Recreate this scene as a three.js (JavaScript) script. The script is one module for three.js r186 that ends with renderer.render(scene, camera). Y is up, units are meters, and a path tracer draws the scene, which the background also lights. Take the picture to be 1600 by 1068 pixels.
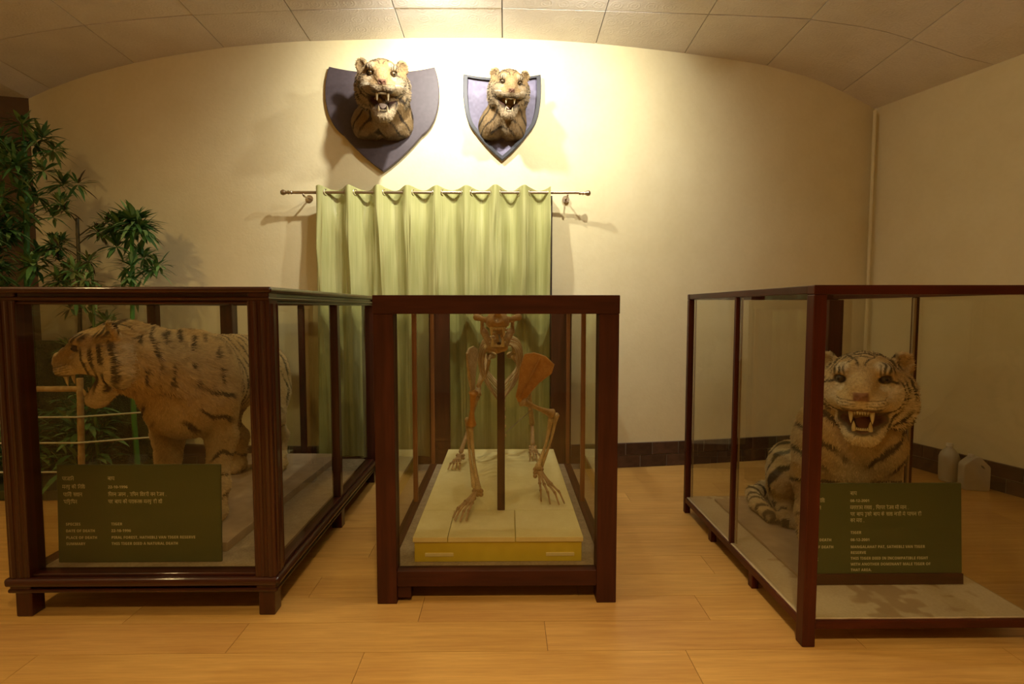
import * as THREE from 'three';
import { RoundedBoxGeometry } from 'three/addons/geometries/RoundedBoxGeometry.js';
import { mergeGeometries } from 'three/addons/utils/BufferGeometryUtils.js';
import { ImprovedNoise } from 'three/addons/math/ImprovedNoise.js';
import { RectAreaLightUniformsLib } from 'three/addons/lights/RectAreaLightUniformsLib.js';

// ---------------------------------------------------------------- camera, light, exposure
const scene = new THREE.Scene();
scene.background = new THREE.Color(0x000000);
const renderer = new THREE.WebGLRenderer({ antialias: true });
renderer.toneMapping = THREE.LinearToneMapping;
renderer.toneMappingExposure = 1.25;
renderer.shadowMap.enabled = true;
RectAreaLightUniformsLib.init();

const FOCAL = 845;                                    // pixels in the 1600 x 1068 frame
const camera = new THREE.PerspectiveCamera(2 * Math.atan(534 / FOCAL) * 180 / Math.PI, 1600 / 1068, 0.05, 60);
camera.position.set(0, 1.3, 0);
camera.rotation.order = 'YXZ';
camera.rotation.y = -Math.atan(10 / FOCAL);
camera.rotation.x = -Math.atan(53 / FOCAL);
scene.add(camera);

// lamps of the hall: [x, z, colour, candela, radius of the dish]
const WARM = [1.0, 0.71, 0.31], COOL = [1.0, 0.96, 0.84];
const LAMPS = [
  { x: -3.15, z: -1.55, color: WARM, power: 8.5, angle: 1.5, soft: 0.5, label: 'round ceiling lamp above the bamboo side of the hall' },
  { x: 0.15, z: 0.35, color: WARM, power: 39, angle: 1.0, soft: 0.7, label: 'round ceiling lamp above the middle of the hall, behind the viewer' },
  { x: 2.5, z: 0.9, color: WARM, power: 1.5, angle: 1.0, soft: 0.9, label: 'round ceiling lamp above the right-hand side of the hall' },
];
const SPOTS = [
  { x: -0.45, z: -3.2, tx: -0.5, ty: 2.55, color: COOL, power: 10.5, label: 'wall spotlight on the ceiling, nearer the large mounted head' },
  { x: 0.62, z: -2.95, tx: 0.25, ty: 2.45, color: COOL, power: 8.5, label: 'wall spotlight on the ceiling, nearer the small mounted head' },
];
const BULBS = [
  { x: 0.1, z: -2.2, color: COOL, power: 1.5, label: 'bare white ceiling bulb above the middle case' },
];

// ---------------------------------------------------------------- helpers
let seed = 7;
const rnd = () => { seed |= 0; seed = seed + 0x6D2B79F5 | 0; let t = Math.imul(seed ^ seed >>> 15, 1 | seed); t = t + Math.imul(t ^ t >>> 7, 61 | t) ^ t; return ((t ^ t >>> 14) >>> 0) / 4294967296; };
const rr = (a, b) => a + (b - a) * rnd();
const clamp = (v, a = 0, b = 1) => Math.min(b, Math.max(a, v));
const lerp = (a, b, t) => a + (b - a) * t;
const smooth = (a, b, v) => { const t = clamp((v - a) / (b - a)); return t * t * (3 - 2 * t); };
const perlin = new ImprovedNoise();
const noise = (x, y, z) => perlin.noise(x + 31.7, y + 17.3, z + 53.1);
const V = (x, y, z) => new THREE.Vector3(x, y, z);

const used = {};
function numbered(name) { const n = used[name] = (used[name] ?? -1) + 1; return n ? `${name}_${String(n).padStart(3, '0')}` : name; }
function tag(o, label, category, group, kind) {
  if (label) o.userData.label = label;
  if (category) o.userData.category = category;
  if (group) o.userData.group = group;
  if (kind) o.userData.kind = kind;
  return o;
}
function thing(name, label, category, [x, y, z] = [0, 0, 0], turn = 0, group) {
  const o = new THREE.Group(); o.name = numbered(name); scene.add(o);
  o.position.set(x, y, z); o.rotation.y = turn;
  return tag(o, label, category, group);
}
function mesh(name, geo, mat, parent) {
  const m = new THREE.Mesh(geo, mat);
  m.name = parent === scene ? numbered(name) : name;
  m.castShadow = m.receiveShadow = true;
  parent.add(m);
  return m;
}
function struct(name, geo, mat) { const m = mesh(name, geo, mat, scene); m.userData.kind = 'structure'; return m; }

// texture coordinates in metres, u along the longest side, from a random start
function metric(geo, jitter = true) {
  const g = geo.index ? geo.toNonIndexed() : geo;
  g.computeBoundingBox();
  const s = g.boundingBox.getSize(V(0, 0, 0)), dims = [s.x, s.y, s.z], L = dims.indexOf(Math.max(...dims));
  const p = g.attributes.position, n = g.attributes.normal, uv = new Float32Array(p.count * 2), ou = jitter ? rnd() * 5 : 0, ov = jitter ? rnd() * 5 : 0;
  for (let i = 0; i < p.count; i += 3) {
    const nn = [0, 1, 2].map(k => Math.abs(n.array[i * 3 + k] + n.array[i * 3 + 3 + k] + n.array[i * 3 + 6 + k])), N = nn.indexOf(Math.max(...nn));
    let a = L, b = 3 - L - N;
    if (N === L) { a = (L + 1) % 3; b = (L + 2) % 3; }
    for (let k = 0; k < 3; k++) { uv[(i + k) * 2] = p.array[(i + k) * 3 + a] + ou; uv[(i + k) * 2 + 1] = p.array[(i + k) * 3 + b] + ov; }
  }
  g.setAttribute('uv', new THREE.BufferAttribute(uv, 2));
  return g;
}
function box(x0, x1, y0, y1, z0, z1, r = 0.004, seg = 1) {
  const w = x1 - x0, h = y1 - y0, d = z1 - z0;
  const g = r > 0 ? new RoundedBoxGeometry(w, h, d, seg, Math.min(r, w / 2.01, h / 2.01, d / 2.01)) : new THREE.BoxGeometry(w, h, d);
  const m = metric(g);
  m.translate((x0 + x1) / 2, (y0 + y1) / 2, (z0 + z1) / 2);
  return m;
}
// round tube along a path with a radius for every t; closed at both ends
function tube(points, radius, segs = 24, sides = 10, flat = null) {
  const curve = points.length > 2 ? new THREE.CatmullRomCurve3(points, false, 'centripetal') : new THREE.LineCurve3(points[0], points[1]);
  const P = [], idx = [], uv = [], len = curve.getLength();
  let ref = null;
  for (let i = 0; i <= segs; i++) {
    const t = i / segs, c = curve.getPoint(t), tan = curve.getTangent(t).normalize();
    if (!ref) { ref = Math.abs(tan.y) < 0.9 ? V(0, 1, 0) : V(1, 0, 0); }
    const bx = ref.clone().cross(tan).normalize(), by = tan.clone().cross(bx).normalize();
    ref = by.clone();
    const r = typeof radius === 'function' ? radius(t) : radius, fl = flat ? flat(t) : 1;
    for (let k = 0; k <= sides; k++) {
      const a = k / sides * Math.PI * 2, ca = Math.cos(a) * r, sa = Math.sin(a) * r * fl;
      P.push(c.x + bx.x * ca + by.x * sa, c.y + bx.y * ca + by.y * sa, c.z + bx.z * ca + by.z * sa);
      uv.push(t * len, k / sides * 0.1);
    }
  }
  const row = sides + 1;
  for (let i = 0; i < segs; i++) for (let k = 0; k < sides; k++) { const a = i * row + k, b = a + row; idx.push(a, a + 1, b, b, a + 1, b + 1); }
  for (const [start, flip] of [[0, false], [segs * row, true]]) {
    const c = curve.getPoint(flip ? 1 : 0); P.push(c.x, c.y, c.z); uv.push(0, 0); const ci = P.length / 3 - 1;
    for (let k = 0; k < sides; k++) flip ? idx.push(ci, start + k, start + k + 1) : idx.push(ci, start + k + 1, start + k);
  }
  const g = new THREE.BufferGeometry();
  g.setAttribute('position', new THREE.Float32BufferAttribute(P, 3));
  g.setAttribute('uv', new THREE.Float32BufferAttribute(uv, 2));
  g.setIndex(idx); g.computeVertexNormals();
  return g;
}
const merge = list => mergeGeometries(list.map(g => { const q = g.index ? g.toNonIndexed() : g; for (const k of Object.keys(q.attributes)) if (!['position', 'normal', 'uv', 'color'].includes(k)) q.deleteAttribute(k); return q; }));

// ---------------------------------------------------------------- computed textures
function lattice(n, s) { let q = seed; seed = s; const a = new Float32Array(n * n); for (let i = 0; i < a.length; i++) a[i] = rnd(); seed = q; return a; }
function tileNoise(nx, ny, s) {           // periodic value noise over the unit square
  const n = Math.max(nx, ny), a = lattice(n, s);
  return (u, v) => {
    const x = u * nx, y = v * ny, xi = Math.floor(x), yi = Math.floor(y), fx = smooth(0, 1, x - xi), fy = smooth(0, 1, y - yi);
    const g = (i, j) => a[((j % ny) + ny) % ny * n + ((i % nx) + nx) % nx];
    return lerp(lerp(g(xi, yi), g(xi + 1, yi), fx), lerp(g(xi, yi + 1), g(xi + 1, yi + 1), fx), fy);
  };
}
function texture(w, h, fn, color = true, repeat = [1, 1]) {
  const d = new Uint8Array(w * h * 4);
  for (let j = 0; j < h; j++) for (let i = 0; i < w; i++) {
    const c = fn((i + 0.5) / w, (j + 0.5) / h), o = (j * w + i) * 4;
    if (typeof c === 'number') d[o] = d[o + 1] = d[o + 2] = clamp(c) * 255; else for (let k = 0; k < 3; k++) d[o + k] = clamp(c[k], 0, 255);
    d[o + 3] = 255;
  }
  const t = new THREE.DataTexture(d, w, h, THREE.RGBAFormat);
  t.wrapS = t.wrapT = THREE.RepeatWrapping; t.magFilter = THREE.LinearFilter; t.minFilter = THREE.LinearMipmapLinearFilter; t.generateMipmaps = true;
  t.repeat.set(...repeat); if (color) t.colorSpace = THREE.SRGBColorSpace; t.needsUpdate = true;
  return t;
}
const mix3 = (a, b, t) => [lerp(a[0], b[0], t), lerp(a[1], b[1], t), lerp(a[2], b[2], t)];
const std = (o) => new THREE.MeshStandardMaterial(o);
const phys = (o) => new THREE.MeshPhysicalMaterial(o);

const M = {};
{ // dark polished wood
  const a = tileNoise(3, 48, 11), b = tileNoise(10, 120, 12), c = tileNoise(6, 8, 13);
  const wood = (dark, light) => texture(512, 512, (u, v) => mix3(dark, light, clamp(0.45 * a(u + 0.02 * c(u, v), v) + 0.35 * b(u, v) + 0.25 * c(u, v) - 0.1)));
  const t = wood([46, 17, 9], [84, 35, 19]);
  M.darkWood = phys({ map: t, roughness: 0.42, specularIntensity: 0.5, clearcoat: 0.7, clearcoatRoughness: 0.1 });
  M.flatWood = phys({ map: wood([56, 26, 15], [92, 47, 30]), roughness: 0.55, specularIntensity: 0.5 });
  M.redWood = phys({ map: wood([60, 20, 9], [98, 38, 19]), roughness: 0.45, specularIntensity: 0.5, clearcoat: 0.15, clearcoatRoughness: 0.2 });
  M.amberWood = phys({ map: wood([120, 72, 38], [168, 108, 60]), roughness: 0.45 });
  M.doorWood = std({ map: wood([42, 28, 22], [66, 46, 36]), roughness: 0.55 });
}
{ // floor boards: grain runs along u
  const a = tileNoise(4, 40, 21), b = tileNoise(14, 160, 22), c = tileNoise(5, 5, 23), e = tileNoise(40, 256, 24);
  const f = texture(1024, 512, (u, v) => { const k = clamp(0.42 * a(u + 0.03 * c(u, v), v + 0.015 * c(v, u)) + 0.3 * b(u, v) + 0.28 * c(u, v) + 0.12 * e(u, v) - 0.05); return mix3([190, 142, 76], [232, 188, 112], k); }, true, [0.8, 1.2]);
  M.floor = [1, 0.94, 1.04, 0.98].map((k, i) => std({ map: f, color: new THREE.Color(k, k * (i === 1 ? 0.97 : 1), k * 0.98), roughness: 0.36 }));
  M.floorGap = std({ color: 0x7a4c22, roughness: 0.9 });
}
{ // distemper wall
  const a = tileNoise(6, 6, 31), b = tileNoise(24, 24, 32), c = tileNoise(128, 128, 33);
  const t = texture(512, 512, (u, v) => { const k = 0.5 * a(u, v) + 0.3 * b(u, v) + 0.2 * c(u, v); return mix3([224, 210, 163], [237, 225, 183], k); }, true, [0.35, 0.35]);
  const bump = texture(256, 256, (u, v) => 0.5 * b(u, v) + 0.5 * c(u, v), false, [0.8, 0.8]);
  M.wall = std({ map: t, bumpMap: bump, bumpScale: 0.0008, roughness: 0.78 });
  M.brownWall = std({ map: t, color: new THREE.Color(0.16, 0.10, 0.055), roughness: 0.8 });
}
{ // ceiling tiles pressed with a pattern of rings
  const a = tileNoise(5, 5, 41), b = tileNoise(90, 90, 42);
  const ring = (u, v) => { const f = 6, x = (u * f) % 1 - 0.5, y = (v * f) % 1 - 0.5, r = Math.hypot(x, y); return smooth(0.08, 0, Math.abs(r - 0.33)) * 0.5 + smooth(0.06, 0, Math.abs(r - 0.16)) * 0.5; };
  M.ceilBump = texture(512, 512, (u, v) => 0.5 + 0.35 * ring(u, v) + 0.2 * (b(u, v) - 0.5), false);
  const t = texture(256, 256, (u, v) => mix3([218, 210, 200], [234, 227, 218], 0.6 * a(u, v) + 0.4 * b(u, v)));
  M.ceil = [1, 0.96, 0.985].map(k => std({ map: t, color: new THREE.Color(k, k, k), bumpMap: M.ceilBump, bumpScale: 0.004, roughness: 0.7 }));
  M.ceilBack = std({ color: 0x4a4038, roughness: 0.9 });
}
{ // glazed skirting tile
  const a = tileNoise(8, 8, 51), b = tileNoise(40, 40, 52);
  const t = texture(256, 256, (u, v) => mix3([62, 42, 34], [110, 82, 66], 0.6 * a(u, v) + 0.4 * b(u, v)));
  M.tile = [1, 0.8, 1.15, 0.62].map(k => std({ map: t, color: new THREE.Color(k, k, k), roughness: 0.32 }));
  M.grout = std({ color: 0x9a8b78, roughness: 0.9 });
}
{ // case decks
  const a = tileNoise(7, 7, 61), b = tileNoise(30, 30, 62), c = tileNoise(160, 160, 63), e = tileNoise(4, 4, 64);
  M.greyDeck = std({ map: texture(512, 512, (u, v) => mix3([128, 112, 92], [182, 166, 142], 0.3 * a(u, v) + 0.3 * b(u, v) + 0.4 * c(u, v))), roughness: 0.9 });
  M.plinth = std({ map: texture(256, 256, (u, v) => mix3([150, 128, 102], [186, 162, 134], 0.6 * a(u, v) + 0.4 * b(u, v))), roughness: 0.85 });
  M.paleDeck = std({ map: texture(512, 512, (u, v) => { const s = smooth(0.66, 0.78, 0.7 * e(u, v) + 0.3 * b(u, v)); return mix3(mix3([186, 168, 140], [208, 192, 164], 0.6 * a(u, v) + 0.4 * c(u, v)), [140, 110, 76], s * 0.5); }), roughness: 0.75 });
  M.creamDeck = std({ map: texture(512, 512, (u, v) => mix3([228, 212, 150], [246, 234, 182], 0.55 * a(u, v) + 0.25 * b(u, v) + 0.2 * c(u, v))), roughness: 0.55 });
  M.yellow = std({ map: texture(256, 256, (u, v) => mix3([212, 188, 40], [232, 210, 62], 0.6 * a(u, v) + 0.4 * b(u, v))), roughness: 0.5 });
  M.bone = [[226, 204, 156], [208, 174, 118], [192, 158, 110]].map(([r, g, bl]) => std({ map: texture(256, 256, (u, v) => mix3([r * 0.62, g * 0.55, bl * 0.46], [r, g, bl], 0.3 + 0.7 * clamp(0.5 * a(u, v) + 0.5 * b(u, v) + 0.1)), true, [8, 8]), roughness: 0.6 }));
  M.orangeBone = std({ map: texture(256, 256, (u, v) => mix3([184, 122, 46], [222, 168, 82], 0.6 * a(u, v) + 0.4 * b(u, v)), true, [6, 6]), roughness: 0.5 });
}
M.glass = phys({ color: new THREE.Color(0.835, 0.825, 0.73), transmission: 1, thickness: 0, roughness: 0.0, ior: 1.5 });
M.chrome = std({ color: 0xb9aa92, metalness: 1, roughness: 0.32 });
M.steel = std({ color: 0x9a9288, metalness: 0.9, roughness: 0.4 });
M.aluminium = std({ color: 0xa8977a, metalness: 0.6, roughness: 0.45 });

// ---------------------------------------------------------------- the room
const wallTable = [[-3.867, 3.005], [-3.663, 3.077], [-3.364, 3.148], [-2.965, 3.212], [-2.636, 3.252], [-2.162, 3.293], [-1.488, 3.328], [-0.771, 3.351], [-0.023, 3.355], [0.67, 3.34], [1.316, 3.323], [2.091, 3.297], [2.601, 3.231], [2.953, 3.133], [3.195, 3.049]];
const wallDepth = X => X > 0.2 ? 4.28 + 0.5 * Math.min(1, (X - 0.2) / 3.05) ** 1.5 : X < -1.6 ? 4.28 + 0.27 * Math.min(1, (-1.6 - X) / 2.2) ** 1.5 : 4.28;
function arch(X) {
  const T = wallTable;
  if (X <= T[0][0]) return T[0][1] + (X - T[0][0]) * 0.1;
  if (X >= T[14][0]) return T[14][1] - (X - T[14][0]) * 0.22;
  for (let i = 1; i < T.length; i++) if (X <= T[i][0]) return lerp(T[i - 1][1], T[i][1], (X - T[i - 1][0]) / (T[i][0] - T[i - 1][0]));
}
const ceilY = (X, z) => arch(X) + 0.07 * Math.max(-0.6, Math.min(3.2, z + 4.3));

// a wall that stands on a line of plan points and reaches just past the ceiling
function wallGeo(pts, thick, topFn) {
  const P = [], idx = [], uv = [], n = pts.length;
  let run = 0;
  for (let i = 0; i < n; i++) {
    const a = pts[Math.max(0, i - 1)], b = pts[Math.min(n - 1, i + 1)], dx = b[0] - a[0], dz = b[1] - a[1], l = Math.hypot(dx, dz), nx = -dz / l, nz = dx / l;
    if (i) run += Math.hypot(pts[i][0] - pts[i - 1][0], pts[i][1] - pts[i - 1][1]);
    const [x, z] = pts[i], t = topFn(x, z), bx = x - nx * thick, bz = z - nz * thick;
    P.push(x, -0.02, z, x, t, z, bx, -0.02, bz, bx, t, bz);
    uv.push(run, 0, run, t, run, 0, run, t);
  }
  for (let i = 0; i < n - 1; i++) {
    const a = i * 4, b = a + 4;
    idx.push(a, b, a + 1, a + 1, b, b + 1);                 // room side
    idx.push(a + 2, a + 3, b + 2, b + 2, a + 3, b + 3);     // outside
    idx.push(a + 1, b + 1, a + 3, a + 3, b + 1, b + 3);     // top
    idx.push(a, a + 2, b, b, a + 2, b + 2);
  }
  const e = (n - 1) * 4;
  idx.push(0, 1, 2, 2, 1, 3, e, e + 2, e + 1, e + 1, e + 2, e + 3);
  const g = new THREE.BufferGeometry();
  g.setAttribute('position', new THREE.Float32BufferAttribute(P, 3));
  g.setAttribute('uv', new THREE.Float32BufferAttribute(uv, 2));
  g.setIndex(idx);
  const q = g.toNonIndexed(); q.computeVertexNormals(); 
  return q;
}
const above = (x, z) => ceilY(x, z) + 0.012;
const CORNER_R = [3.2, -wallDepth(3.2)], CORNER_L = [-3.87, -wallDepth(-3.87)];
const backLine = []; for (let i = 0; i <= 40; i++) { const x = lerp(CORNER_L[0], CORNER_R[0], i / 40); backLine.push([x, -wallDepth(x)]); }
{ // smooth normals along the bent back wall
  const w = struct('wall_back', wallGeo(backLine, 0.18, above), M.wall);
  const p = w.geometry.attributes.position, n = w.geometry.attributes.normal;
  for (let i = 0; i < p.count; i++) if (n.getZ(i) > 0.5) { const x = p.getX(i), s = (wallDepth(x + 0.02) - wallDepth(x - 0.02)) / 0.04, l = Math.hypot(s, 1); n.setXYZ(i, s / l, 0, 1 / l); }
}
const rightEnd = [CORNER_R[0] + 0.3 * (3.6 - CORNER_R[1]), 3.6];
const sweep = (a, b, n) => Array.from({ length: n + 1 }, (_, i) => [lerp(a[0], b[0], i / n), lerp(a[1], b[1], i / n)]);
struct('wall_right', wallGeo(sweep(CORNER_R, rightEnd, 12), 0.18, above), M.wall);
const LEFT_MID = [-4.85, -4.05];
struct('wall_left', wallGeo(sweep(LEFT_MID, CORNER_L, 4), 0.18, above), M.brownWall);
struct('wall_side', wallGeo(sweep([-4.85, 3.6], LEFT_MID, 10), 0.18, above), M.wall);
struct('wall_front', wallGeo(sweep(rightEnd, [-4.85, 3.6], 20), 0.18, above), M.wall);

{ // ceiling: a backing sheet and pressed tiles hung under it
  const zs = [-5.05]; for (let z = -3.9; z < 3.9; z += 0.72) zs.push(z);
  const xs = [-5.07, -4.43, -3.67, -2.91, -2.162, -1.488, -0.771, -0.023, 0.70, 1.42, 2.14, 2.86, 3.58, 4.30, 5.02, 5.9];
  const P = [], idx = [];
  for (const z of [-5.05, -3.9, -2, 0, 3.85]) for (const x of xs) P.push(x, ceilY(x, z) + 0.03, z);
  const nx = xs.length;
  for (let j = 0; j < 4; j++) for (let i = 0; i < nx - 1; i++) { const a = j * nx + i, b = a + nx; idx.push(a, a + 1, b, b, a + 1, b + 1); }
  // give the sheet a thickness
  const top = P.length / 3; for (let i = 0; i < top; i++) P.push(P[i * 3], P[i * 3 + 1] + 0.08, P[i * 3 + 2]);
  const low = idx.slice(); for (let i = 0; i < low.length; i += 3) idx.push(low[i] + top, low[i + 2] + top, low[i + 1] + top);
  const g = new THREE.BufferGeometry(); g.setAttribute('position', new THREE.Float32BufferAttribute(P, 3)); g.setIndex(idx);
  const gg = g.toNonIndexed(); gg.computeVertexNormals();
  const ceil = struct('ceiling', gg, M.ceilBack);
  for (let j = 0; j < zs.length - 1; j++) for (let i = 0; i < nx - 1; i++) {
    const gap = 0.0035, x0 = xs[i] + gap, x1 = xs[i + 1] - gap, z0 = zs[j] + gap, z1 = zs[j + 1] - gap, n = 4, sag = rr(-0.003, 0.003), Q = [], U = [], I = [];
    for (let s = 0; s <= n; s++) for (const z of [z0, z1]) { const x = lerp(x0, x1, s / n), y = ceilY(x, z) + sag; Q.push(x, y, z, x, y + 0.02, z); const u = (x - x0) / 0.72, v = (z - z0) / 0.72; U.push(u, v, u, v); }
    for (let s = 0; s < n; s++) {
      const a = s * 4, b = a + 4;      // a: low z0, a+1: high z0, a+2: low z1, a+3: high z1
      I.push(a, b, a + 2, a + 2, b, b + 2, a + 1, a + 3, b + 1, b + 1, a + 3, b + 3, a, a + 1, b, b, a + 1, b + 1, a + 2, b + 2, a + 3, a + 3, b + 2, b + 3);
    }
    const e = n * 4; I.push(0, 2, 1, 1, 2, 3, e, e + 1, e + 2, e + 2, e + 1, e + 3);
    const tg = new THREE.BufferGeometry(); tg.setAttribute('position', new THREE.Float32BufferAttribute(Q, 3)); tg.setAttribute('uv', new THREE.Float32BufferAttribute(U, 2)); tg.setIndex(I);
    const tn = tg.toNonIndexed(); tn.computeVertexNormals();
    mesh('tile', tn, M.ceil[Math.floor(rnd() * 3)], ceil);
  }
}
{ // floor: boards running across the view
  const floor = struct('floor', box(-5.1, 5.9, -0.1, -0.006, -5.1, 3.85, 0), M.floorGap);
  const W = 0.196, L = 1.22, variants = [0, 1, 2, 3].map(() => metric(new THREE.BoxGeometry(L - 0.002, 0.02, W - 0.0016)));
  for (let r = 0; r < 15; r++) {
    const z = -4.72 + (r + 0.5) * W, off = (r * 0.43 % 1) * L;
    for (let c = -4; c < 4; c++) {
      const m = mesh('board', variants[Math.floor(rnd() * 4)], M.floor[Math.floor(rnd() * 4)], floor);
      m.position.set(c * L + off + 0.05, -0.01, z); if (rnd() < 0.5) m.rotation.y = Math.PI;
    }
  }
  const rest = mesh('floor_rest', box(-5.1, 5.9, -0.02, -0.0002, -4.72 + 15 * W, 3.85, 0), M.floor[0], floor);
  rest.userData.kind = 'stuff';
}
function skirting(name, at, length, rows) {   // at(s) -> [x, z, turn] along the wall foot
  const root = thing(name, null, null); root.userData.kind = 'structure';
  const w = 0.225, H = 0.102, tile = metric(new RoundedBoxGeometry(w - 0.006, H - 0.006, 0.012, 1, 0.002), false);
  const bed = [];
  for (let s = 0; s < length - 0.001; s += w) for (let r = 0; r < rows; r++) {
    const m = (s + w * (r ? 0.95 : 0.5)); if (m + w * 0.45 > length) continue;
    const [x, z, t] = at(m), o = mesh('tile', tile, M.tile[Math.floor(rnd() * 4)], root);
    o.position.set(x + Math.sin(t) * 0.008, H * (r + 0.5), z + Math.cos(t) * 0.008); o.rotation.y = t;
    const g = new THREE.BoxGeometry(w, H, 0.008); g.rotateY(t); g.translate(x + Math.sin(t) * 0.003, H * (r + 0.5), z + Math.cos(t) * 0.003); bed.push(g);
  }
  mesh('grout', merge(bed), M.grout, root);
}
skirting('baseboard_back', s => { const x = CORNER_L[0] + 0.02 + s, d = (wallDepth(x + 0.05) - wallDepth(x - 0.05)) / 0.1; return [x, -wallDepth(x), Math.atan(d)]; }, 7.0, 2);
{
  const dx = rightEnd[0] - CORNER_R[0], dz = rightEnd[1] - CORNER_R[1], l = Math.hypot(dx, dz);
  skirting('baseboard_right', s => [CORNER_R[0] + dx * s / l, CORNER_R[1] + dz * s / l, Math.atan2(-dz, dx)], 5.2, 2);
}
// door behind the curtain
{
  const d = thing('door_1', null, null, [-0.545, 0, -4.28]); d.userData.kind = 'structure';
  mesh('jamb', box(-0.855, -0.80, 0, 2.16, 0, 0.03), M.doorWood, d);
  mesh('jamb', box(0.86, 0.905, 0, 2.16, 0, 0.075), M.doorWood, d);
  mesh('lintel', box(-0.80, 0.86, 2.10, 2.16, 0, 0.03), M.doorWood, d);
  mesh('leaf', box(-0.798, -0.004, 0.01, 2.098, 0.004, 0.034), M.doorWood, d);
  mesh('leaf', box(0.004, 0.858, 0.01, 2.098, 0.004, 0.034), M.doorWood, d);
}
// conduit down the corner
{
  const x = CORNER_R[0] - 0.045, z = CORNER_R[1] + 0.075;
  tag(mesh('conduit_pipe', tube([V(x, 0.22, z), V(x, 2.98, z)], 0.014, 2, 12), M.wall, scene), 'thin cream conduit pipe running down the corner of the two right-hand walls', 'pipe');
}
// ---------------------------------------------------------------- lamps
M.lampWhite = std({ color: 0xd8d2c6, roughness: 0.5 });
for (const l of LAMPS) {
  const y = ceilY(l.x, l.z), g = thing('ceiling_lamp', l.label, 'lamp', [l.x, y - 0.01, l.z]);
  mesh('housing', new THREE.CylinderGeometry(0.15, 0.16, 0.05, 40).translate(0, -0.025, 0), M.lampWhite, g);
  const c = new THREE.Color(...l.color);
  mesh('diffuser', new THREE.CylinderGeometry(0.13, 0.12, 0.015, 40).translate(0, -0.056, 0), std({ color: 0xffffff, emissive: c, emissiveIntensity: 3 }), g);
  const p = new THREE.SpotLight(c, l.power, 0, l.angle, l.soft, 2); p.position.set(0, -0.075, 0); p.castShadow = true; p.shadow.radius = 5; g.add(p); p.target.position.set(0, -2, 0); p.target.name = 'aim'; g.add(p.target);
}
for (const l of BULBS) {
  const y = ceilY(l.x, l.z), g = thing('ceiling_bulb', l.label, 'bulb', [l.x, y - 0.01, l.z]), c = new THREE.Color(...l.color);
  mesh('rose', new THREE.CylinderGeometry(0.05, 0.055, 0.02, 32).translate(0, -0.01, 0), M.lampWhite, g);
  mesh('socket', new THREE.CylinderGeometry(0.018, 0.022, 0.06, 24).translate(0, -0.05, 0), M.lampWhite, g);
  mesh('glass_bulb', new THREE.LatheGeometry([[0.0, -0.20], [0.02, -0.197], [0.034, -0.18], [0.038, -0.155], [0.032, -0.125], [0.02, -0.1], [0.018, -0.08], [0, -0.08]].map(a => new THREE.Vector2(...a)), 28), std({ color: 0xffffff, emissive: c, emissiveIntensity: 6 }), g);
  const p = new THREE.PointLight(c, l.power, 0, 2); p.position.set(0, -0.155, 0); p.castShadow = true; p.shadow.radius = 1.6; g.add(p);
}
for (const l of SPOTS) {
  const y = ceilY(l.x, l.z), g = thing('wall_spotlight', l.label, 'spotlight', [l.x, y - 0.01, l.z]), c = new THREE.Color(...l.color);
  mesh('bracket', new THREE.CylinderGeometry(0.012, 0.012, 0.07, 16).translate(0, -0.035, 0), M.lampWhite, g);
  const dir = V(l.tx - l.x, l.ty - y + 0.1, -4.28 - l.z).normalize(), q = new THREE.Quaternion().setFromUnitVectors(V(0, -1, 0), dir);
  const head = mesh('lamp_head', new THREE.LatheGeometry([[0.0, 0.05], [0.035, 0.05], [0.05, 0.0], [0.055, -0.03], [0.051, -0.03], [0.046, 0.0], [0.0, 0.006]].map(a => new THREE.Vector2(...a)), 32), M.lampWhite, g);
  head.quaternion.copy(q); head.position.set(0, -0.09, 0);
  mesh('bulb', new THREE.CylinderGeometry(0.044, 0.044, 0.01, 32).translate(0, -0.018, 0), std({ color: 0xffffff, emissive: c, emissiveIntensity: 6 }), head);
  const s = new THREE.SpotLight(c, l.power, 0, 1.13, 1, 2);
  s.position.copy(dir).multiplyScalar(0.045).add(V(0, -0.09, 0)); s.target.position.copy(dir).multiplyScalar(2); s.target.name = 'aim'; s.castShadow = true; s.shadow.radius = 1.6;
  g.add(s); g.add(s.target);
}

// ---------------------------------------------------------------- show cases (x to the right, z towards the viewer, y = 0 on the floor)
function pane(g, x0, x1, y0, y1, z0, z1) { return mesh('glass_pane', box(x0, x1, y0, y1, z0, z1, 0), M.glass, g); }
// a pane is one sheet without thickness of its own
function sheet(g, a, b, c, name = 'glass_pane') {   // corner a, far along b, up along c
  const P = [a, [b[0], b[1], b[2]], [b[0] + c[0] - a[0], b[1] + c[1] - a[1], b[2] + c[2] - a[2]], c].flat();
  const q = new THREE.BufferGeometry(); q.setAttribute('position', new THREE.Float32BufferAttribute(P, 3)); q.setIndex([0, 1, 2, 0, 2, 3]); q.computeVertexNormals();
  return mesh(name, q, M.glass, g);
}

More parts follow.
